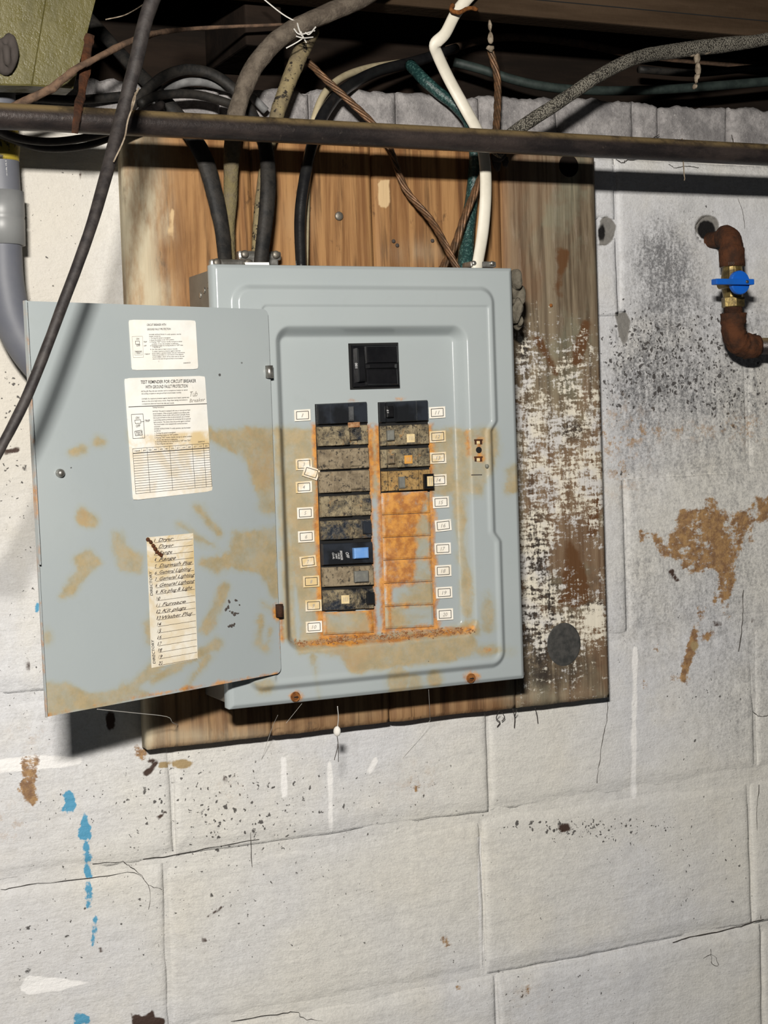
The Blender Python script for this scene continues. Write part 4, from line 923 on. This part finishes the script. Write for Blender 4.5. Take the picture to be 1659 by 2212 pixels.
for bx_, wd in (([(116, 1160), (245, 1153), (266, 1420), (134, 1428)], .9), ([(155, 1222), (218, 1218), (222, 1256), (160, 1260)], .9), ([(155, 1345), (232, 1335), (240, 1388), (162, 1395)], 1.0)):
    it += [LN(*bx_[i], *bx_[(i+1) % 4], wd) for i in range(4)]
tl, tr, br, bl = [np.array(p, float) for p in ((130, 1540), (978, 1480), (1012, 1958), (165, 2040))]
def tb(u, v): return (tl*(1-u)+tr*u)*(1-v)+(bl*(1-u)+br*u)*v
for i in range(18):
    v = 0 if i == 0 else .105+(i-1)*(.895/16); it.append(LN(*tb(0, v), *tb(1, v), 1.6 if i == 1 else .75))
cu = [0]+[.115+.0738*i for i in range(12)]+[1]
for i, u in enumerate(cu): it.append(LN(*tb(u, 0), *tb(u, 1 if i in (0, 2, 6, 10, 12, 13) else .1), .7, 1 if i in (0, 2, 6, 10, 12, 13) else 2))
for i, mn in enumerate(['YEAR', 'JAN', 'FEB', 'MAR', 'APR', 'MAY', 'JUN', 'JLY', 'AUG', 'SEP', 'OCT', 'NOV', 'DEC']):
    a, b_ = cu[i], cu[i+1]; it.append(T(mn, *tb(a+.018, .07), *tb(b_-.018, .07), 15))
it += [T('Tub', 765, 962, 850, 955, 60, 2, .2, .3), T('Breaker', 760, 1026, 935, 1010, 42, 2, .2, .3)]
s = sheet('reminder_label', DP, [A(38, 757), A(936, 730), A(1020, 2010), A(135, 2113)], it, [MPAP, MINK, MINKP], door, o1, .022, lambda u, v: .1+.85*sst(np.array(v), .46, .49)*(1-.55*sst(np.array(v), .58, .7))*(.5+.5*u), 16, 40)
tag(s, 'large white test reminder label with a ruled table and pencilled note')
A = cpx((290, 1130), 6.706)
def T(t, x0, y0, x1, y1, h, mi=1, sh=0., wob=0., up=(.03, -1)): return ptext(DP, t, A(x0, y0), A(x1, y1), h/6.706, o2, mi, sh, up, wob)
rowsd = ['Dryer', 'Dryer', 'Range', 'Range', 'Dispwash Plug', 'General Lighting', 'General Lighting', 'General Lighting', 'Kit plug & Light', '', 'Furnace', 'Kit plugs', 'Washer Plug']
wid = [225, 225, 200, 250, 480, 460, 510, 510, 470, 0, 345, 350, 440]; it = []
for i in range(20):
    xl, yl = 262+68*i/19, 283+1777*i/19; xr, yr = 838+67*i/19, 228+1732*i/19; sl = (yr-yl)/(xr-xl)
    it.append(pline(DP, A(xl+25, yl), A(xr, yr), .75, o2, 2))
    it.append(T(str(i+1), xl+10, yl-6, xl+10+(28 if i < 9 else 62), yl-6+sl*40, 52, 2, .3, .4))
    if i < 13 and rowsd[i]:
        x0 = xl+(75 if i < 9 else 95); it.append(T(rowsd[i], x0, yl-8+sl*70, x0+wid[i], yl-8+sl*(70+wid[i]), 50, 2, .45, .5))
it += [T('DIRECTORY', 262, 1048, 245, 700, 40, 1, up=(-1, -.05)), T('DIRECTORY', 300, 2032, 275, 1690, 40, 1, up=(-1, -.05))]
s = sheet('directory_label', DP, [A(172, 208), A(848, 145), A(915, 1965), A(245, 2098)], it, [MPAP2, MINK, MINKH], door, o1, 0, lambda u, v: .45+.5*(1-v)*(v < .5), 12, 30)
tag(s, 'narrow yellowed handwritten directory strip')
gs = [blob_geo(DP.at(*A(x, yy), .0012), (.0020, .0014, .0020), .3, 2, i) for i, (x, yy) in enumerate([(188, 235), (225, 275), (262, 330), (290, 375), (318, 418), (350, 445), (380, 470)])]
V, Fc, _ = join(*gs); mesh('mud_streak', V, Fc, MRUST, door, True)

# ------------------------------------------------------------------ cable clamps on top of the box
for nm_, xs, yy, Y in (('a', (512, 605), 553, -.05), ('b', (452, 545), 571, -.095)):
    a = hit(xs[0], yy, Y); b_ = hit(xs[1], yy, Y); cx = (a+b_)/2; wd = b_[0]-a[0]
    bm = bmesh.new(); bm_box(bm, (cx[0], Y, cx[2]), (wd, .010, .0105), .003); bm_box(bm, (cx[0], Y+.004, cx[2]-.006), (wd*.86, .016, .010), .002); cl = from_bm('cable_clamp', bm, MZINC, pn, False)
    for sx in (-.36, .36):
        c = np.array([cx[0]+sx*wd, Y-.005, cx[2]+.001]); V, Fc = lathe(c, (0, -1, 0), [(0, .0046), (.0016, .0046), (.003, .0036), (.0034, .001)], 14); s_ = mesh('clamp_screw', V, Fc, MSCREW, cl, True)
a = hit(1035, 573, -.08); bm = bmesh.new(); bm_box(bm, (a[0], -.08, a[2]), (.034, .022, .007), .002); cl = from_bm('cable_clamp', bm, MZINC, pn)
for sx in (-.013, .011):
    c = np.array([a[0]+sx, -.091, a[2]+.001]); V, Fc = lathe(c, (0, -1, 0), [(0, .003), (.002, .0026), (.0026, .001)], 10); mesh('clamp_screw', V, Fc, MZINC, cl, True)
# white paper strip over the clamp
V, Fc = quadslab([(528, 567), (580, 567), (581, 573), (530, 574)], PY(-.112), .0012); mesh('clamp_strap', V, Fc, MPAP, pn)

# rust flakes on the lower ledge
gs = []
for i in range(420):
    t = random.random(); x = lerp(645, 1026, t); dens = .35+.65*math.exp(-((t-.55)/.4)**2)
    if random.random() > dens: continue
    z = hit(x, lerp(1392, 1362, t)+random.gauss(0, 3.0), YP)[2]; xx = hit(x, 1380, YP)[0]
    dd = rr(np.array([xx]), np.array([z]), ox0, ox1, oz0, oz1, .017)[0]; yy = YP+(YD-YP)*(1-sst(np.array(dd), -.0115, .0015))
    gs.append(blob_geo((xx, float(yy)-.0006, z), (random.uniform(.0005, .0017), .0008, random.uniform(.0005, .0013)), .4, 1, i))
V, Fc, _ = join(*gs); tag(mesh('rust_flakes', V, Fc, MDEB), 'crumbled rust flakes lying along the lower ledge of the panel', 'debris', None, 'stuff')
# putty lump on the right upper edge of the panel
gs = [blob_geo(hit(x, yy, -.112+.01*(i % 2)), (sx*.00058, .012, sz*.00058), .35, 3, 40+i) for i, (x, yy, sx, sz) in enumerate([(1112, 604, 13, 20), (1116, 635, 14, 26), (1116, 672, 12, 26), (1118, 700, 7, 16)])]
V, Fc, _ = join(*gs); tag(mesh('putty_lump', V, Fc, MPUT, None, True), 'lump of grey-brown putty stuck on the upper right panel edge', 'putty')

#=====================================================================================================
# PIPES
#=====================================================================================================
a, b_ = hit(0, 251, -.166), hit(1659, 335, -.166); d = b_-a
C = np.array([a+d*t for t in np.linspace(-.5, 1.5, 60)]); g = tube_geo(C, .0129, 28)
tag(mesh('steel_pipe', g[0], g[1], MPIPE, None, True), 'long dark rusty steel pipe crossing in front of the cables', 'pipe')
# strap hanging over it
P = pxpath([(193, 74, -.118), (188, 120, -.125), (178, 190, -.15), (168, 240, -.183), (161, 288, -.181)]); C = spline(P, 6); g = tube_geo(C, np.interp(np.linspace(0, 1, len(C)), [0, .3, .7, 1], [.0042, .0050, .0042, .0030]), 8, .35, .12)
tag(mesh('hanger_strap', g[0], g[1], MRUST, None, False), 'short rusty metal hanger strap dangling over the pipe at left', 'strap')
# grey conduit at the left
cd_ = empty('conduit', hit(0, 600, -.045)); tag(cd_, 'grey plastic conduit at the left edge curving behind the door', 'conduit')
P = pxpath([(-22, 20, -.045), (-12, 150, -.045), (-4, 300, -.045), (3, 420, -.045), (6, 540, -.045), (12, 620, -.045), (28, 690, -.045), (60, 752, -.045), (110, 810, -.045), (170, 860, -.045)])
C = spline(P, 6); g = tube_geo(C, .0200, 28); mesh('bent_pipe', g[0], g[1], MPVC, cd_, True)
a, b_ = hit(3, 414, -.045), hit(6.5, 530, -.045); V, Fc = lathe(a, b_-a, [(0, .0205), (.0005, .0233), (np.linalg.norm(b_-a)*.46, .0236), (np.linalg.norm(b_-a)*.5, .0228), (np.linalg.norm(b_-a)*.54, .0236), (np.linalg.norm(b_-a), .0233), (np.linalg.norm(b_-a)+.0005, .0205)], 28); mesh('coupling', V, Fc, MPVC2, cd_, True)
a, b_ = hit(-5, 272, -.045), hit(-1, 350, -.045); C = spline(np.array([a, lerp(a, b_, .5), b_]), 6); g = tube_geo(C, np.interp(np.linspace(0, 1, len(C)), [0, .7, 1], [.0212, .0214, .0203]), 24, 1, .012); tag(mesh('tape_wrap', g[0], g[1], MTAPE, cd_, True), 'torn yellow tape')
pl = Plane(hit(17, 380, -.0632), (.5, -.87, 0)); gs = [ptext(pl, 'RIGID', (10, 347), (14, 384), 11, .0008, 0, up=(1, .0)), ptext(pl, 'P', (16, 395), (17, 402), 9, .0008, 0, up=(1, 0))]
V, Fc, MI = join(*gs); mesh('print', V, Fc, MINKW, cd_)
# valve assembly
vv_ = empty('water_valve', hit(1580, 700, -.05)); tag(vv_, 'rusty pipe with brass valve and blue handle on the right wall', 'valve')
w0 = hit(1536, 512, 0); AX = w0[0]; YV = -.050; zt = w0[2]-.004
zb_ = hit(1590, 722, YV)[2]; ex = hit(1583, 640, YV)[0]
arc = [np.array([w0[0], .03, zt]), np.array([w0[0]+.001, -.012, zt]), np.array([lerp(w0[0], ex, .35), -.030, zt+.001])]
for t in np.linspace(.2, 1, 5)*math.pi/2: arc.append(np.array([lerp(w0[0], ex, .5+.5*t/(math.pi/2)), -.030-.020*math.sin(t), zt-.020*(1-math.cos(t))]))
arc.append(np.array([ex, YV, zt-.040]))
C = spline(np.array(arc), 5); tt = np.linspace(0, 1, len(C)); g = tube_geo(C, np.interp(tt, [0, .22, .27, .32, .5, .78, .84, .845, 1], [.0105, .0108, .0140, .0150, .0152, .0148, .0150, .0165, .0165]), 24, 1, .018)
mesh('rusty_elbow', g[0], g[1], MRUST, vv_, True)
zc0 = zt-.038; zc1 = hit(1585, 684, YV)[2]; hgt = zc0-zc1
V, Fc = lathe((ex, YV, zc0), (0, 0, -1), [(0, .0120), (hgt, .0120)], 20); mesh('nipple', V, Fc, MRUST, vv_, True)
def hexnut(z, h, r): return lathe((ex, YV, z), (0, 0, -1), [(0, r*.93), (.001, r), (h-.001, r), (h, r*.93)], 6, .26)
zh = [hit(1580, q_, YV)[2] for q_ in (559, 577, 590, 634, 642, 664)]
V, Fc, _ = join(hexnut(zh[0], zh[0]-zh[1], .0148), lathe((ex, YV, zh[1]), (0, 0, -1), [(0, .0125), (.004, .0128), ((zh[1]-zh[4])*.5, .0155), (zh[1]-zh[4]-.004, .0128), (zh[1]-zh[4], .0125)], 20), hexnut(zh[4], zh[4]-zh[5], .0148)); mesh('brass_body', V, Fc, MBRASS, vv_, False)
V, Fc = ptext(PY(YV-.0148), '100', (1573, 573), (1586, 572), 7, .0008, 0)[:2]; mesh('print', V, Fc, MINKH, vv_)
hc = hit(1600, 610, YV-.040); V, Fc = lathe((hc[0]-.012, YV-.012, hc[2]), (.35, -1, 0), [(0, .006), (.024, .006)], 14); mesh('valve_stem', V, Fc, MBRASS, vv_, True)
V, Fc = lathe(hc+[0, .007, 0], (.05, -1, 0), [(0, .0135), (.001, .0148), (.006, .0150), (.0075, .0138), (.0078, .002)], 28); hd = mesh('blue_handle', V, Fc, MBLUE, vv_, False)
e0 = hit(1545, 609, YV-.046); bm = bmesh.new(); wl = hc[0]+.0148-e0[0]; bm_box(bm, ((hc[0]+.0148+e0[0])/2, hc[1]-.003, hc[2]), (wl, .011, .0072), .0012); from_bm('lever', bm, MBLUE, hd)
c = hc+[.003, -.009, 0]; V, Fc = lathe(c, (0, -1, 0), [(0, .0022), (.001, .002), (.0012, .001)], 10); mesh('handle_screw', V, Fc, MSCREW, hd, True)
arc = [np.array([ex, YV, zc1+.004]), np.array([ex, YV, zc1-.010])]
for t in np.linspace(0, 1, 5)*math.pi/2: arc.append(np.array([ex+.020*(1-math.cos(t)), YV, zc1-.018-.020*math.sin(t)]))
arc.append(np.array([ex+.034, YV, zc1-.038]))
C = spline(np.array(arc), 5); tt = np.linspace(0, 1, len(C)); g = tube_geo(C, np.interp(tt, [0, .12, .13, .5, .80, .84, 1], [.0165, .0165, .0150, .0155, .0150, .0168, .0160]), 24, 1, .035)
mesh('rusty_elbow', g[0], g[1], MRUST, vv_, True)
V, Fc = lathe((ex+.030, YV, zc1-.038), (1, 0, -.0), [(0, .0108), (.55, .0108)], 24); mesh('outlet_pipe', V, Fc, MPIPE, vv_, True)

#=====================================================================================================
# CABLES
#=====================================================================================================
cable('service_cable', [(850, -50, -.085), (765, 4, -.082), (690, 36, -.08), (612, 76, -.078), (552, 140, -.075), (524, 200, -.072), (508, 262, -.07), (501, 330, -.06), (498, 420, -.056), (494, 500, -.054), (498, 590, -.06)], [22, 21, 20, 20, 20, 20, 19, 18, 15, 13, 12], MCL, 'thick dusty grey cloth-covered cable arching down from the top centre', flat=1.0, rough=.035, seg=16)
cable('cloth_cable', [(672, 66, -.03), (648, 118, -.045), (620, 185, -.05), (598, 250, -.052), (578, 330, -.044), (564, 420, -.039), (556, 500, -.039), (552, 590, -.045)], [19, 19, 17, 16, 13, 12, 11, 11], MTAN, 'tan cloth cable with black flecks beside the thick grey cable', rough=.02)
cable('black_cable', [(170, 15, .09), (275, 132, .01), (335, 195, -.028), (380, 245, -.042), (412, 290, -.05), (444, 350, -.06), (466, 430, -.066), (480, 500, -.07), (488, 590, -.085)], [14, 15, 16, 17, 19, 20, 19, 17, 15], MRUBD, 'flat black cable entering the panel at its far left clamp', flat=.6, rough=.02)
cable('black_cable', [(262, 262, -.06), (300, 212, -.05), (350, 168, -.04), (405, 150, -.03), (465, 163, -.03), (515, 203, -.035), (550, 258, -.045), (574, 320, -.068), (579, 400, -.082), (573, 480, -.086), (560, 590, -.09)], [9, 11, 12, 12, 12, 12, 14, 17, 18, 17, 15], MRUBD, 'black cable arching left of the grey cable, into the zinc clamp', flat=.75, rough=.02)
cable('black_cable', [(302, 224, -.074), (345, 206, -.060), (420, 204, -.046), (490, 222, -.044), (528, 240, -.044)], [10, 10, 10, 10, 9], MRUBD, 'low black cable bowing behind the thick grey cable')
cable('grey_cable', [(330, 222, -.014), (372, 186, -.014), (430, 176, -.014), (500, 192, -.014), (545, 212, -.014), (575, 240, -.016)], [9, 10, 10, 10, 9, 9], simple('pale_grey_cable', (.20, .20, .20), (.12, .12, .12), 50, .7), 'pale grey cable arc under the black arches at left')
cable('black_cable', [(985, 104, .09), (900, 132, .06), (810, 156, .02), (742, 195, -.02), (700, 245, -.045), (674, 315, -.056), (656, 400, -.066), (648, 480, -.072), (651, 590, -.085)], [10, 12, 12, 13, 13, 13, 13, 13, 12], MRUB, 'glossy black cable curving into the middle of the panel top')
cable('cream_cable', [(935, 122, .11), (880, 133, .095), (800, 146, .06), (742, 166, .02), (704, 198, -.008), (680, 250, -.030), (668, 320, -.040), (664, 400, -.042), (662, 480, -.046), (660, 590, -.07)], [7, 7, 8, 8, 8, 7, 7, 7, 6, 6], MCREAM, 'thin cream cable hugging the glossy black cable')
# stranded copper wires
def stranded(name, pts, rpx, label, turns):
    P = pxpath(pts); C = spline(P, 10); T_, B_, N_ = frames(C, False); gs = []
    s_ = np.r_[0, np.cumsum(np.linalg.norm(np.diff(C, axis=0), axis=1))]
    for k in range(5):
        an = s_*turns+k*2*math.pi/5; r = rpx*pxm(C[0])*.58
        gs.append(tube_geo(C+B_*(np.cos(an)*r)[:, None]+N_*(np.sin(an)*r)[:, None], r*.72, 6))
    V, Fc, _ = join(*gs); tag(mesh(name, V, Fc, MCOP, None, True), label, 'wire')
stranded('copper_wire', [(664, 132, -.02), (700, 168, -.035), (750, 214, -.045), (800, 262, -.05), (838, 312, -.055), (860, 370, -.046), (880, 415, -.046), (928, 472, -.062), (960, 525, -.084), (992, 590, -.10)], 8, 'stranded copper wire slanting right down to the panel top', 90)
stranded('copper_wire', [(1060, 110, -.012), (1074, 170, -.015), (1074, 240, -.03), (1068, 300, -.05), (1052, 350, -.056), (1030, 405, -.060), (1003, 470, -.064), (982, 530, -.066), (950, 590, -.074)], 8.5, 'stranded copper wire slanting left behind the white cable', 90)
cable('green_cable', [(886, 140, .030), (914, 170, -.004), (945, 198, -.014), (985, 230, -.022), (1014, 270, -.034), (1026, 340, -.041), (1020, 420, -.040), (1010, 500, -.043), (1004, 590, -.06)], [13, 13, 13, 12, 12, 13, 14, 16, 18], MGRN, 'glittering dark green cable left of the white cable', rough=.02)
cable('white_cable', [(1050, -45, -.066), (1012, -5, -.064), (985, 28, -.062), (962, 72, -.060), (940, 96, -.056), (946, 120, -.05), (972, 175, -.045), (1008, 240, -.05), (1034, 290, -.062), (1047, 350, -.072), (1049, 420, -.078), (1043, 500, -.082), (1028, 590, -.09)], [13, 13, 13, 13, 14, 14, 14, 14, 14, 14, 14, 14, 13], MWHT, 'white plastic cable with a sharp bend near the joist', flat=.55)
P = pxpath([(978, 10, -.066), (975, 22, -.072), (992, 27, -.077), (1012, 18, -.070), (1030, 20, -.066)]); g = tube_geo(spline(P, 5), .0026, 8, 1, .08); tag(mesh('rusty_staple', g[0], g[1], MRUST2, None, True), 'bent rusty staple holding the white cable to the joist', 'staple')
cable('braided_cable', [(1860, 40, -.066), (1659, 84, -.066), (1560, 97, -.068), (1450, 111, -.075), (1372, 126, -.10), (1292, 165, -.115), (1200, 226, -.115), (1112, 284, -.10), (1090, 308, -.098), (1072, 335, -.095)], [10, 13, 17, 16, 15, 14, 14, 14, 14, 13], MBRD, 'grey braided cable sagging in from the upper right', rough=.02)
gs = [blob_geo(hit(x, yy, -.072), (sx*.0005, .004, sz*.0005), .5, 2, i) for i, (x, yy, sx, sz) in enumerate([(1495, 112, 22, 10), (1520, 108, 18, 10), (1505, 128, 9, 12), (1508, 150, 6, 14), (1505, 170, 5, 10), (1502, 186, 4, 7)])]
V, Fc, _ = join(*gs); tag(mesh('dust_tuft', V, Fc, MDUST, None, True), 'brown dust tuft hanging from the grey braided cable', 'cobweb')
cable('dark_cable', [(965, 108, .115), (1050, 84, .115), (1130, 80, .115), (1250, 93, .115), (1350, 113, .115), (1480, 128, .115), (1760, 150, .115)], 9, MTWIG, 'dusty brown-black cable bowing across the dark cavity', rough=.02)
cable('dark_cable', [(980, 134, .08), (1040, 150, .07), (1120, 175, .06), (1200, 190, .055), (1300, 196, .055), (1420, 194, .055), (1540, 186, .06), (1760, 168, .07)], 10, MGRND, 'dark green-black cable resting along the top of the bricks')
cable('dark_cable', [(1380, 150, .08), (1500, 158, .08), (1600, 150, .08), (1760, 135, .08)], 8, MRUBD, 'short black cable deep in the cavity at the upper right')
cable('diagonal_cable', [(372, -90, -.255), (322, 20, -.26), (292, 140, -.265), (258, 270, -.275), (200, 480, -.315), (130, 672, -.335), (62, 848, -.345), (-10, 990, -.355), (-70, 1100, -.365)], [17, 16, 16, 15, 13, 12, 12, 11, 11], MRUBF, 'dark cable slanting in front of everything at the left', rough=.025)
cable('black_cable', [(-30, 268, -.10), (30, 296, -.085), (100, 306, -.078), (170, 300, -.078), (235, 284, -.08), (300, 255, -.08), (350, 225, -.06)], [9, 9, 9, 9, 9, 9, 9], MRUBF, 'upper strand of the dark cable loop below the pipe at left')
cable('black_cable', [(-30, 276, -.09), (30, 303, -.07), (100, 321, -.062), (180, 316, -.062), (240, 297, -.064), (300, 274, -.058), (325, 264, -.056)], [8, 8, 8, 8, 8, 8, 8], MRUBF, 'lower strand of the dark cable loop below the pipe at left')
cable('old_wire', [(20, 236, -.125), (60, 215, -.145), (112, 190, -.15), (160, 152, -.15), (215, 122, -.14), (290, 86, -.11), (350, 70, -.07), (450, 60, -.04), (625, 52, -.03)], [8, 9, 9, 8, 7, 7, 6, 4, 3], MTWIG, 'dusty rust-brown wire slanting across the olive timber', 'wire', rough=.12)
cable('dark_cable', [(-40, 232, -.02), (60, 212, -.02), (160, 216, -.02), (260, 208, -.010), (330, 200, -.010)], 10, MRUBD, 'dark cable lying above the pipe under the olive timber')

#=====================================================================================================
# COBWEBS
#=====================================================================================================
sc_ = empty('egg_sac', hit(728, 1580, -.10)); tag(sc_, 'white spider egg sac hanging below the panel on a thread', 'egg sac')
g = blob_geo(hit(728, 1580, -.10), (.0042, .0042, .0058), .08, 3, 2); mesh('sac', g[0], g[1], MSAC, sc_, True)
for pts, r in (([(729, 1526, -.12), (731, 1550, -.11), (729, 1572, -.10)], .0005), ([(728, 1588, -.10), (730, 1610, -.098), (722, 1642, -.097)], .00045), ([(728, 1588, -.10), (731, 1615, -.098), (731, 1646, -.097)], .0004)):
    g = tube_geo(spline(pxpath(pts), 5), r, 5); mesh('thread', g[0], g[1], MWEB if r > .00045 else MWEBD, sc_)
def web(name, strands, mat, label, r=.00035):
    gs = [tube_geo(spline(pxpath(s_), 4), r, 4) for s_ in strands]; V, Fc, _ = join(*gs); tag(mesh(name, V, Fc, mat), label, 'cobweb')
web('cobweb', [[(210, 1532, -.2), (290, 1540, -.15), (360, 1548, -.1), (372, 1560, -.08), (384, 1566, -.034)]], MWEB, 'pale cobweb thread from the door bottom to the board')
web('cobweb', [[(926, 1490, -.126), (928, 1530, -.09), (929, 1556, -.034)], [(929, 1556, -.034), (900, 1600, -.01), (868, 1640, .0)]], MWEB, 'thin cobweb thread under the right half of the panel', .00022)
web('cobweb', [[(652, 1520, -.12), (628, 1550, -.09), (618, 1562, -.08)], [(600, 1545, -.1), (588, 1572, -.05), (565, 1640, .0)]], MWEB, 'thin cobweb threads under the left half of the panel', .00022)
web('cobweb', [[(650, 68, -.09), (655, 80, -.092), (662, 92, -.09)], [(635, 62, -.09), (648, 74, -.094), (680, 66, -.092)], [(640, 78, -.09), (655, 82, -.096), (676, 80, -.09)], [(642, 50, -.088), (646, 64, -.092), (652, 78, -.093)], [(646, 50, -.088), (610, 30, -.08), (560, -10, -.07)], [(660, 70, -.094), (668, 74, -.096), (682, 58, -.094)], [(618, 104, -.085), (640, 92, -.09), (655, 82, -.093)]], MWEB, 'white cobweb clot on the thick grey cable', .0008)
web('cobweb', [[(228, 42, -.11), (265, 34, -.12), (290, 22, -.15), (318, 4, -.25)]], MDUST, 'grey cobweb strand between olive timber and diagonal cable', .0007)
web('cobweb', [[(1475, 325, -.168), (1476, 350, -.166), (1478, 380, -.16)], [(1478, 380, -.16), (1479, 385, -.16), (1478, 390, -.16)], [(1442, 322, -.166), (1460, 312, -.167), (1474, 300, -.165)]], MDUST, 'dusty cobweb thread dangling from the pipe at right', .0008)
web('cobweb', [[(1078, 1536, -.032), (1072, 1552, -.012), (1080, 1560, -.008), (1074, 1570, -.004)], [(1085, 1540, -.03), (1090, 1550, -.012), (1084, 1558, -.008)], [(1108, 1532, -.03), (1112, 1550, -.012), (1111, 1572, -.004)], [(1116, 1534, -.03), (1112, 1548, -.012)], [(1156, 1530, -.03), (1160, 1545, -.01), (1162, 1562, -.004)]], MWEBD, 'dark cobweb wisps below the lower right board edge', .0006)
web('cobweb', [[(535, 262, -.166), (540, 275, -.168), (536, 300, -.168)], [(532, 290, -.167), (534, 296, -.168), (538, 303, -.167)]], MDUST, 'small dusty cobweb on the pipe in front of the grey cable', .0007)
web('cobweb', [[(292, 200, -.29), (290, 220, -.29), (276, 260, -.292), (268, 300, -.295), (245, 350, -.30)], [(300, 190, -.288), (288, 215, -.29), (284, 240, -.291)]], MDUST, 'dusty cobweb strand clinging to the diagonal cable', .0009)
gs = [blob_geo(hit(x, yy, Y), (sx*.0005, .003, sz*.0005), .5, 2, 60+i) for i, (x, yy, Y, sx, sz) in enumerate([(1080, 338, -.06, 20, 10), (1090, 350, -.055, 8, 16), (1074, 350, -.055, 12, 20)])]
V, Fc, _ = join(*gs); tag(mesh('dust_tuft', V, Fc, MWEBD, None, True), 'blackish dust clump under the pipe beside the white cable', 'cobweb')
gs = [blob_geo(hit(x, yy, -.02), (sx*.0005, .003, sz*.0005), .5, 2, 80+i) for i, (x, yy, sx, sz) in enumerate([(1058, 55, 3, 14), (1060, 84, 7, 14), (1058, 105, 9, 8)])]
V, Fc, _ = join(*gs); tag(mesh('dust_tuft', V, Fc, MDUST, None, True), 'pale dust tuft on top of the copper wire near the joist', 'cobweb')
